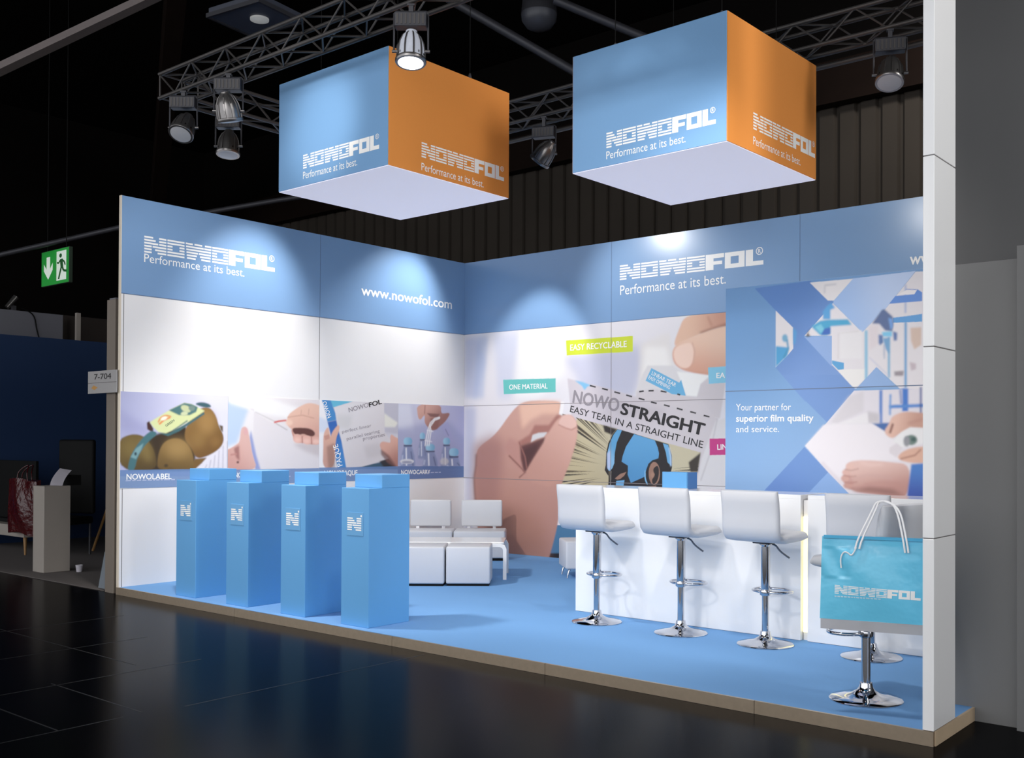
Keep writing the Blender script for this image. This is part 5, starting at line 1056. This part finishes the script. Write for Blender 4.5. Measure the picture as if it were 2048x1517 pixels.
def cord(a, b, o):
    return chain([bagp(a, BH-.06, .034), bagp(a+.012, BH-.01, .03), bagp(a+.085, BH+.15+o, -.02), bagp(.275+o, BH+.192, -.09), bagp(.325+o, BH+.196, -.105), bagp(b-.05, BH+.16, -.05), bagp(b-.012, BH+.01, .03), bagp(b, BH-.07, .034)], 2)
mesh_obj('handle', tube(bmesh.new(), cord(.178, .452, 0), .0055, 8), HND, t, True)
mesh_obj('handle', tube(bmesh.new(), cord(.2, .435, .012), .0055, 8), HND, t, True)
mesh_obj('loose_cord', tube(bmesh.new(), chain([bagp(.105, .285, .037), bagp(.1, .34, .036), bagp(.118, .375, .036), bagp(.14, .37, .036), bagp(.16, .35, .036), bagp(.185, .4, .037)], 3), .004, 8), HND, t, True)

# ------------------------------------------------------------------ lounge corner (turned towards the aisle)
RV = Vector((.7765, .630, 0)); FV = Vector((-.630, .7765, 0)); LRZ = math.atan2(.630, .7765)
def lounge(s, d, z=0): q = CAMP+RV*s+FV*d; return (q.x, q.y, z)
def make_cube(label):
    t = thing('cube_ottoman', label, 'ottoman', (0, 0, 0), LRZ, 'white cube ottomans in front of the coffee table')
    mesh_obj('upholstery', B(0, .455, 0, .45, .022, .405, bev=.018, seg=3), LEATHER, t, 50)
    mesh_obj('plinth', B(.012, .443, .012, .438, 0, .022), BLACK, t)
    return t
c0 = make_cube('white cube ottoman, right of the pair before the coffee table'); c0.location = lounge(-1.052, 10.62)
dup(c0, lounge(-1.522, 10.60), LRZ, 'white cube ottoman half hidden behind the nearest blue pedestal')
t = thing('coffee_table', 'white lounge table with rounded frame legs behind the cube ottomans', 'coffee table', lounge(-1.75, 11.13), LRZ)
bm = bmesh.new()
prof = [(0, 0), (0, .33), (.02, .37), (.06, .388), (1.24, .388), (1.28, .37), (1.3, .33), (1.3, 0), (1.262, 0), (1.262, .32), (1.25, .342), (1.23, .35), (.07, .35), (.05, .342), (.038, .32), (.038, 0)]
for y in (0, .56):
    b2 = bmesh.new(); prism(b2, [(x, y, z) for x, z in prof], (0, .04, 0)); me = bpy.data.meshes.new('tmp'); b2.to_mesh(me); b2.free(); bm.from_mesh(me); bpy.data.meshes.remove(me)
mesh_obj('frame', bm, LACQ, t)
mesh_obj('tabletop', B(.03, 1.27, .02, .58, .388, .402, bev=.004), LACQ, t)
def make_lchair(label):
    t = thing('lounge_chair', label, 'lounge chair', (0, 0, 0), LRZ, 'white lounge chairs in the corner')
    mesh_obj('seat', B(0, .645, 0, .5, .03, .372, bev=.022, seg=3), LEATHER, t, 50)
    mesh_obj('plinth', B(.02, .625, .02, .48, 0, .03), BLACK, t)
    mesh_obj('backrest', B(.065, .59, .41, .49, .395, .735, bev=.022, seg=3), LEATHER, t, 50)
    for x in (.14, .47): mesh_obj('backrest_support', B(x, x+.04, .43, .47, .37, .4), CHROME, t)
    return t
k0 = make_lchair('white lounge chair on the right, before the printed wrist on back wall'); k0.location = lounge(-1.187, 12.9)
dup(k0, lounge(-1.845, 12.9), LRZ, 'white lounge chair on the left, close to the left wall corner')
t = thing('footstool', 'white leatherette stool on thin chrome legs at left end of counter', 'footstool', (3.018, 3.45, .004), math.radians(48))
mesh_obj('upholstery', B(0, .45, 0, .48, .1, .405, bev=.02, seg=3), LEATHER, t, 50)
for x, y in ((.05, .05), (.38, .05), (.05, .4), (.38, .4)):
    mesh_obj('leg', tube(bmesh.new(), [(x, y, .1), (x+(.02 if x > .2 else -.02), y-.015, .05), (x+(.03 if x > .2 else -.03), y-.02, .0005)], [.014, .011, .008], 10), CHROME, t, True)

# ------------------------------------------------------------------ hanging cubes
def hanging_cube(loc, rz, dd, hh, label, lf, ls):
    t = thing('hanging_cube', label, 'hanging sign', loc, rz, 'printed fabric cubes hanging over the stand')
    def face(nm, pts, m):
        bm = bmesh.new(); polyface(bm, pts); return mesh_obj(nm, bm, m, t)
    e = .004
    mesh_obj('core', B(-dd+e, -e, e, dd-e, e, hh-e), FRAME, t)
    g = .003
    fr = mesh_obj('front_fabric', B(-dd+g, -g, -.002, e, g, hh-g), CUBEB, t)
    sd = mesh_obj('side_fabric', B(-e, .002, g, dd-g, g, hh-g), CUBEO, t)
    mesh_obj('back_fabric', B(-dd+g, -g, dd-e, dd+.002, g, hh-g), CUBEB, t)
    mesh_obj('left_fabric', B(-dd-.002, -dd+e, g, dd-g, g, hh-g), CUBEO, t)
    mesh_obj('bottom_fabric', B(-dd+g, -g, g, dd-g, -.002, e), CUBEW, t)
    pf = Plane((-dd, -.002, 0), (1, 0, 0), (0, 0, 1)); ps = Plane((.002, 0, 0), (0, 1, 0), (0, 0, 1))
    for pl, (a, b, z, hl, zs, bs), par in ((pf, lf, fr), (ps, ls, sd)):
        mesh_obj('logo', logo(bmesh.new(), pl, (a, z), (b, z), hl, .001), INKW, par)
        mesh_obj('slogan', add_text(bmesh.new(), pl, 'Performance at its best.', (a, zs), (bs, zs), .056, 0, .001), INKW, par)
    for x, y in ((-dd*.15, dd*.2), (-dd*.85, dd*.2), (-dd*.15, dd*.8), (-dd*.85, dd*.8)):
        mesh_obj('cable', tube(bmesh.new(), [(x, y, hh-.01), (x, y, hh+3.2)], .003, 6), BLACK, t)
        mesh_obj('cable_clamp', lathe(bmesh.new(), [(.012, hh-.005), (.016, hh+.02), (.016, hh+.1), (.008, hh+.13)], 12, x, y), DKMET, t, True)
    return t
BD, BHH = 1.30260, 0.86521
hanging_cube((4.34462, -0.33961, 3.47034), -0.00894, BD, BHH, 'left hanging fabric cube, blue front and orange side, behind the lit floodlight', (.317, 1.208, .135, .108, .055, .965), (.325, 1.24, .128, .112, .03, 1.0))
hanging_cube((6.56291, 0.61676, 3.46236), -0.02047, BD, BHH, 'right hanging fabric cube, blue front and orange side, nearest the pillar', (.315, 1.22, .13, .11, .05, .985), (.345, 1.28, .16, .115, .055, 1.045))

# ------------------------------------------------------------------ truss
def truss(a, b, label, s=.2):
    """square lattice truss from a to b (bottom front chord line)"""
    a, b = Vector(a), Vector(b); L = (b-a).length; ang = math.atan2(b.y-a.y, b.x-a.x)
    t = thing('lighting_truss', label, 'truss', tuple(a), ang, 'lighting truss frame over the stand')
    C4 = [(0, 0), (s, 0), (s, s), (0, s)]
    for y, z in C4: mesh_obj('chord', tube(bmesh.new(), [(0, y, z), (L, y, z)], .0165, 10), TRUSS, t, True)
    n = max(1, int(round(L/.24)))
    for k in range(4):
        (y0, z0), (y1, z1) = C4[k], C4[(k+1) % 4]; bm = bmesh.new()
        for i in range(n):
            x0, x1 = L*i/n, L*(i+1)/n
            p, q = ((y0, z0), (y1, z1)) if (i+k) % 2 else ((y1, z1), (y0, z0))
            tube(bm, [(x0, *p), (x1, *q)], .0075, 6)
        for x in (.01, L-.01): tube(bm, [(x, y0, z0), (x, y1, z1)], .0075, 6)
        mesh_obj('lacing', bm, TRUSS, t, True)
    return t
truss((1.98, -.75, 4.335), (8.6, -.75, 4.335), 'grey lattice truss running along the front above the left cube')
truss((1.98, 2.2, 4.335), (1.98, -.525, 4.335), 'grey lattice truss at the left going back behind the left cube')
truss((2.2, 1.8, 4.43), (8.6, 1.8, 4.43), 'grey lattice truss along the back behind both cubes')
tag(mesh_obj('truss_pipe', tube(bmesh.new(), [(2.2, 2.06, 4.36), (8.6, 2.06, 4.36)], .02, 10), TRUSS, smooth=True), 'straight grey pipe hung under the back lattice truss', 'pipe')
# ------------------------------------------------------------------ floodlights
def floodlight(loc, axis, facing, label, lit=False, topz=None):
    """loc: centre of the bell pivot; axis: direction the lens looks; facing: yaw of the yoke"""
    t = thing('floodlight', label, 'floodlight', loc, facing, 'floodlights hanging from the truss')
    yk = bmesh.new(); tube(yk, [(-.135, 0, 0), (-.135, 0, .3), (-.12, 0, .315), (.12, 0, .315), (.135, 0, .3), (.135, 0, 0)], .008, 6)
    mesh_obj('yoke', yk, DKMET, t, True)
    bb = mesh_obj('ballast_box', B(-.125, .125, -.055, .055, .185, .295, bev=.006), DKMET, t)
    bm = bmesh.new()
    for i in range(7): box(bm, -.11+i*.034, -.11+i*.034+.014, -.059, -.055, .2, .28)
    mesh_obj('cooling_fins', bm, TRUSS, bb)
    S = .82; t.scale = (S, S, S); hz = (topz-loc[2])/S
    bm = bmesh.new(); box(bm, -.018, .018, -.018, .018, min(.31, hz-.03), hz-.012); box(bm, -.03, .03, -.022, .022, hz-.014, hz)
    mesh_obj('hook_clamp', bm, DKMET, t)
    ax = Vector(axis).normalized(); ax.rotate(Matrix.Rotation(-facing, 3, 'Z'))
    M = (-ax).to_track_quat('Z', 'Y').to_matrix().to_4x4()      # local +Z points away from the lens
    def add(nm, bm, m, par=t, sm=True):
        bmesh.ops.transform(bm, matrix=M, verts=bm.verts); return mesh_obj(nm, bm, m, par, sm)
    hs = add('housing', lathe(bmesh.new(), [(.03, .175), (.045, .17), (.05, .15), (.075, .12), (.098, .06), (.106, 0), (.108, -.07)], 32), LAMPGLOW if lit else LAMPM)
    bm = bmesh.new()
    for i in range(10):
        a = 2*math.pi*i/10; c, s = math.cos(a), math.sin(a); w_ = Vector((-s, c, 0))*.006
        pr = [(.052, .15), (.08, .12), (.106, .06), (.115, 0), (.117, -.065), (.1, -.065), (.09, .05), (.05, .13)]
        prism(bm, [Vector((c*r, s*r, z))-w_ for r, z in pr], w_*2)
    add('rib', bm, LAMPM, hs, False)
    bm = bmesh.new()
    for i in range(3):
        a = 2*math.pi*i/3+.5
        vs = [Vector((math.cos(a+q)*.1105, math.sin(a+q)*.1105, z)) for q, z in ((-.35, -.05), (.35, -.05), (.35, -.03), (-.35, -.03))]
        b3 = bmesh.new(); polyface(b3, vs); add('vent_slot', b3, BLACK, hs, False)
    bm.free()
    add('rim', lathe(bmesh.new(), [(.108, -.065), (.122, -.07), (.124, -.09), (.118, -.1), (.108, -.1)], 32), LAMPM)
    add('lens', lathe(bmesh.new(), [(.112, -.088), (.11, -.098), (.07, -.106), (.01, -.108)], 32), LENSON if lit else LENS)
    for sx in (-1, 1): mesh_obj('pivot_knob', tube(bmesh.new(), [(sx*.1, 0, 0), (sx*.15, 0, 0)], .012, 10), LAMPM, t, True)
    return t
CR = LRZ
floodlight((2.348, -.75, 4.02), (.30, -.55, -1), CR, 'unlit floodlight farthest left at the end of the front truss', topz=4.316)
floodlight((2.976, -.75, 4.03), (-.1, .3, -1), CR, 'blue grey floodlight second from left on front truss', topz=4.316)
floodlight((2.18, -.219, 4.02), (.1, -.12, -1), CR, 'grey floodlight hanging lower behind the second floodlight from left', topz=4.316)
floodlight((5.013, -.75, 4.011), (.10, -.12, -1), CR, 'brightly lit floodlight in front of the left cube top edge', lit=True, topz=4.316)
floodlight((4.039, 1.8, 4.067), (-.9, -.1, -1), CR-.3, 'dark floodlight tilted leftwards between the two cubes', topz=4.411)
floodlight((7.201, 1.8, 4.095), (.1, -.42, -1), CR-.25, 'unlit floodlight on the back truss beside the white pillar', topz=4.411)

# ------------------------------------------------------------------ neighbouring stand on the left
structure(mesh_obj('wall_left_neighbour', B(-6.26, -6.2, .5, 9, PZ+.009, 3.07), NBLUE))
mesh_obj('carpet_neighbour', B(-12, -.37, .04, 9, PZ, PZ+.008), NCARP)
tag(bpy.data.objects['carpet_neighbour'], 'dark grey carpet of the neighbouring stand at left edge', 'carpet'); bpy.data.objects['carpet_neighbour'].name = 'carpet'
t = thing('wall_post', 'brown grey upright post directly left of the white wall end', 'post', (-.21, .03, PZ))
mesh_obj('profile', B(-.085, .085, -.02, .03, 0, 3.0, bev=.004), POST, t); mesh_obj('end_cap', B(-.03, .088, -.022, .032, 3.0, 3.012), NGREY, t)
t = thing('hall_number_sign', 'small grey hall number sign reading 7-704 beside the wall end', 'sign', (-.03, -.03, 1.965))
bm = B(-.56, .02, -.004, .004, 0, .23); mesh_obj('plate', bm, SIGNP, t)
pl = Plane((-.56, -.004, 0), (1, 0, 0), (0, 0, 1))
mesh_obj('lettering', add_text(bmesh.new(), pl, '7-704', (.13, .143), (.475, .143), .056, .015, .001), INKK, t)
bm = bmesh.new(); polyface(bm, [pl(0, .105, .001), pl(.58, .105, .001), pl(.58, .11, .001), pl(0, .11, .001)]); mesh_obj('divider', bm, JOINT, t)
bm = bmesh.new(); polyface(bm, [pl(.07, .055, .001), pl(.14, .035, .001), pl(.2, .06, .001), pl(.12, .085, .001)]); mesh_obj('mark', bm, ORNG, t)
mesh_obj('bracket', B(-.16, -.02, .004, .04, .05, .19), NGREY, t)
# green exit sign
ex = D_ = None
t = thing('exit_sign', 'green emergency exit sign with white arrow and running figure', 'exit sign', (-6.6, 2.24, 3.9), math.radians(0))
mesh_obj('housing', B(0, .62, .004, .06, 0, .5, bev=.004), mat('exit_housing', (40, 60, 44), .6, noise=(9, .05)), t)
pl = Plane((0, .004, 0), (1, 0, 0), (0, 0, 1)); bm = bmesh.new(); polyface(bm, [pl(.006, .006, .001), pl(.614, .006, .001), pl(.614, .494, .001), pl(.006, .494, .001)]); mesh_obj('face', bm, EXITG, t)
bm = bmesh.new(); polyface(bm, [pl(x, z, .002) for x, z in ((.16, .09), (.26, .22), (.26, .32), (.2, .24), (.2, .41), (.12, .41), (.12, .24), (.06, .32), (.06, .22))]); mesh_obj('arrow', bm, EXITW, t)
bm = bmesh.new(); polyface(bm, [pl(.345, .05, .002), pl(.56, .05, .002), pl(.56, .46, .002), pl(.345, .46, .002)]); dr = mesh_obj('doorway', bm, EXITW, t)
bm = bmesh.new()
def strip(bm, P, wd, h):
    for (a, b) in zip(P, P[1:]):
        a, b = Vector(a), Vector(b); n = (b-a).normalized(); n = Vector((-n.y, n.x))*wd/2
        polyface(bm, [pl(*(a+n), h), pl(*(a-n), h), pl(*(b-n), h), pl(*(b+n), h)])
polyface(bm, [pl(.435+.03*math.cos(2*math.pi*i/14), .395+.03*math.sin(2*math.pi*i/14), .003) for i in range(14)])
strip(bm, [(.45, .345), (.465, .24)], .06, .003); strip(bm, [(.46, .25), (.43, .17), (.395, .07)], .032, .0034); strip(bm, [(.47, .25), (.5, .18), (.57, .165)], .032, .0038)
strip(bm, [(.44, .34), (.39, .29), (.36, .31)], .024, .0042); strip(bm, [(.46, .34), (.52, .3), (.54, .25)], .024, .0046)
mesh_obj('running_figure', bm, mat('exit_figure', (16, 92, 36), .6, emit=.1, noise=(20, .02)), dr)
bm = bmesh.new()
for x in (.1, .52): tube(bm, [(x, .03, .5), (x, .03, 5.66)], .006, 6)
mesh_obj('suspension_rod', bm, BLACK, t)
t.scale = (1.46, 1, 1.1)
# white plinth with printed matter
t = thing('plinth', 'tall white square plinth with papers on the neighbouring stand', 'pedestal', (-2.5, .285, PZ+.008))
mesh_obj('column', B(0, .275, 0, .31, 0, 1.012, bev=.003, seg=1), NWHITE, t)
t = thing('brochure', 'curled white brochure leaning on top of the white plinth', 'brochure', (-2.42, .44, .945), math.radians(18))
bm = bmesh.new()
for off, sh in ((0, 0), (-.02, .03)):
    P = []
    for j in range(7):
        v = j/6; y = off+.10*v*v; z = .2*v
        P.append(((-.0+.05*v+sh, y, z), (.19+.05*v+sh, y-.015*v, z-.02*v)))
    for (a, b), (c, d_) in zip(P, P[1:]): polyface(bm, [a, b, d_, c])
bmesh.ops.solidify(bm, geom=bm.faces[:], thickness=.002)
mesh_obj('pages', bm, PAPER, t, True)
bm = bmesh.new(); prism(bm, [(.02, .12, 0), (.22, .1, 0), (.26, .22, 0), (.06, .24, 0)], (0, 0, .12)); mesh_obj('stand', bm, BLACK, t)
# low white bench, black screen, red bag
t = thing('media_bench', 'low white bench on tapered wooden legs at the left edge', 'bench', (-6.15, .95, PZ+.012))
mesh_obj('body', B(0, 1.92, 0, .42, .24, .395, bev=.006), NWHITE, t)
for x, y in ((.1, .06), (1.83, .06), (.1, .36), (1.83, .36)):
    mesh_obj('leg', tube(bmesh.new(), [(x, y, .245), (x+(.03 if x > 1 else -.03), y-.01, 0)], [.026, .013], 10), WOOD, t, True)
t = thing('flat_screen', 'large black flat screen standing on the low white bench', 'screen', (-6.1, 1.18, .336))
mesh_obj('panel', B(0, 1.7, 0, .04, .05, .86, bev=.006), BLACK, t); mesh_obj('foot', B(.6, 1.2, -.08, .12, 0, .05, bev=.004), BLACK, t)
t = thing('office_chair', 'black high backed chair half hidden behind the white plinth', 'chair', (-3.95, 1.35, PZ+.008), math.radians(20))
mesh_obj('backrest', B(-.3, .3, .2, .27, .55, 1.56, bev=.03, seg=3), BLACK, t, 50); mesh_obj('seat', B(-.28, .28, -.3, .25, .42, .52, bev=.03, seg=3), BLACK, t, 50)
for x, y in ((-.24, -.25), (.24, -.25), (-.24, .22), (.24, .22)): mesh_obj('leg', tube(bmesh.new(), [(x, y, .43), (x, y, 0)], .016, 8), DKMET, t, True)
t = thing('carrier_bag', 'glossy dark red carrier bag hanging before the low white bench', 'bag', (-4.42, .86, .24), math.radians(4))
bm = bmesh.new(); nu = nv = 24
F_ = [[bm.verts.new((.7*i/nu*(.94 if j < 3 else 1), -.03-.05*math.sin(math.pi*i/nu)*math.sin(math.pi*j/nv)-.008*math.sin(11*i/nu+5*j/nv), .72*j/nv+.02*math.sin(5*i/nu)*(1 if j in (0, nv) else 0))) for i in range(nu+1)] for j in range(nv+1)]
K_ = [[bm.verts.new((.7*i/nu, .03, .72*j/nv)) for i in range(nu+1)] for j in range(nv+1)]
for j in range(nv):
    for i in range(nu):
        bm.faces.new((F_[j][i], F_[j][i+1], F_[j+1][i+1], F_[j+1][i])); bm.faces.new((K_[j][i], K_[j+1][i], K_[j+1][i+1], K_[j][i+1]))
    bm.faces.new((F_[j][0], F_[j+1][0], K_[j+1][0], K_[j][0])); bm.faces.new((F_[j][nu], K_[j][nu], K_[j+1][nu], F_[j+1][nu]))
for i in range(nu): bm.faces.new((F_[0][i], K_[0][i], K_[0][i+1], F_[0][i+1])); bm.faces.new((F_[nv][i], F_[nv][i+1], K_[nv][i+1], K_[nv][i]))
mesh_obj('bag_body', bm, REDP, t, True)
for y in (-.03, .03): mesh_obj('handle', tube(bmesh.new(), chain([(.22, y, .7), (.24, y, .83), (.35, y+.1, .93), (.46, y, .83), (.48, y, .7)]), .008, 8), REDP, t, True)
# leaning stick, clear holder, cup, clamp spotlight, panels behind
tag(mesh_obj('wooden_pole', tube(bmesh.new(), [(-4.09, 1.83, PZ+.02), (-3.8, 1.899, .594), (-3.6, 2.0, 1.1)], .018, 8), WOOD, smooth=True), 'thin brown wooden pole leaning behind the brown post', 'pole')
t = thing('acrylic_holder', 'clear leaflet holder on the floor left of the brown post', 'leaflet holder', (-.6, .1, PZ+.008))
bm = bmesh.new(); prism(bm, [(0, 0, 0), (.2, 0, 0), (.2, .03, .36), (.07, .03, .38)], (0, .02, 0)); mesh_obj('pane', bm, ACRYL, t); mesh_obj('foot', B(0, .2, 0, .14, 0, .012), ACRYL, t); mesh_obj('leaflet', B(.1, .18, .052, .06, .02, .33), PAPER, t)
t = thing('cup', 'small pale cup lying on carpet right of the white plinth', 'cup', (-2.05, .62, PZ+.008))
bm = bmesh.new(); lathe(bm, [(.03, 0), (.042, .08), (.038, .08), (.027, .006)], 18); mesh_obj('body', bm, PAPER, t, True)
structure(mesh_obj('wall_left_rear', B(-7.26, -7.2, .8, 2.88, PZ, 3.57), NGREY))
structure(mesh_obj('wall_left_rear_post', B(-7.23, -7.17, 3.1, 3.17, PZ, 3.63), NWHITE))
structure(mesh_obj('wall_left_rear_dark', B(-7.66, -7.6, 2.9, 7, PZ, 3.62), mat('dark_brown_wall', (50, 42, 38), .8, noise=(1, .1))))
t = thing('clamp_spotlight', 'small clamp spotlight on top of the grey panel at far left', 'spotlight', (-7.22, 2.1, 3.585))
mesh_obj('clamp', B(-.05, .02, -.03, .03, -.02, .06, bev=.004), DKMET, t)
mesh_obj('arm', tube(bmesh.new(), [(0, 0, .05), (.02, -.05, .1)], .01, 8), DKMET, t, True)
mesh_obj('head', tube(bmesh.new(), [(.02, -.12, .02), (.02, .02, .2)], [.035, .045], 14), LAMPM, t, True)
mesh_obj('cable', tube(bmesh.new(), chain([(.045, .1, .03), (.05, .3, -.05), (.05, .34, -.3), (.05, .4, -.5)]), .01, 6), BLACK, t, True)
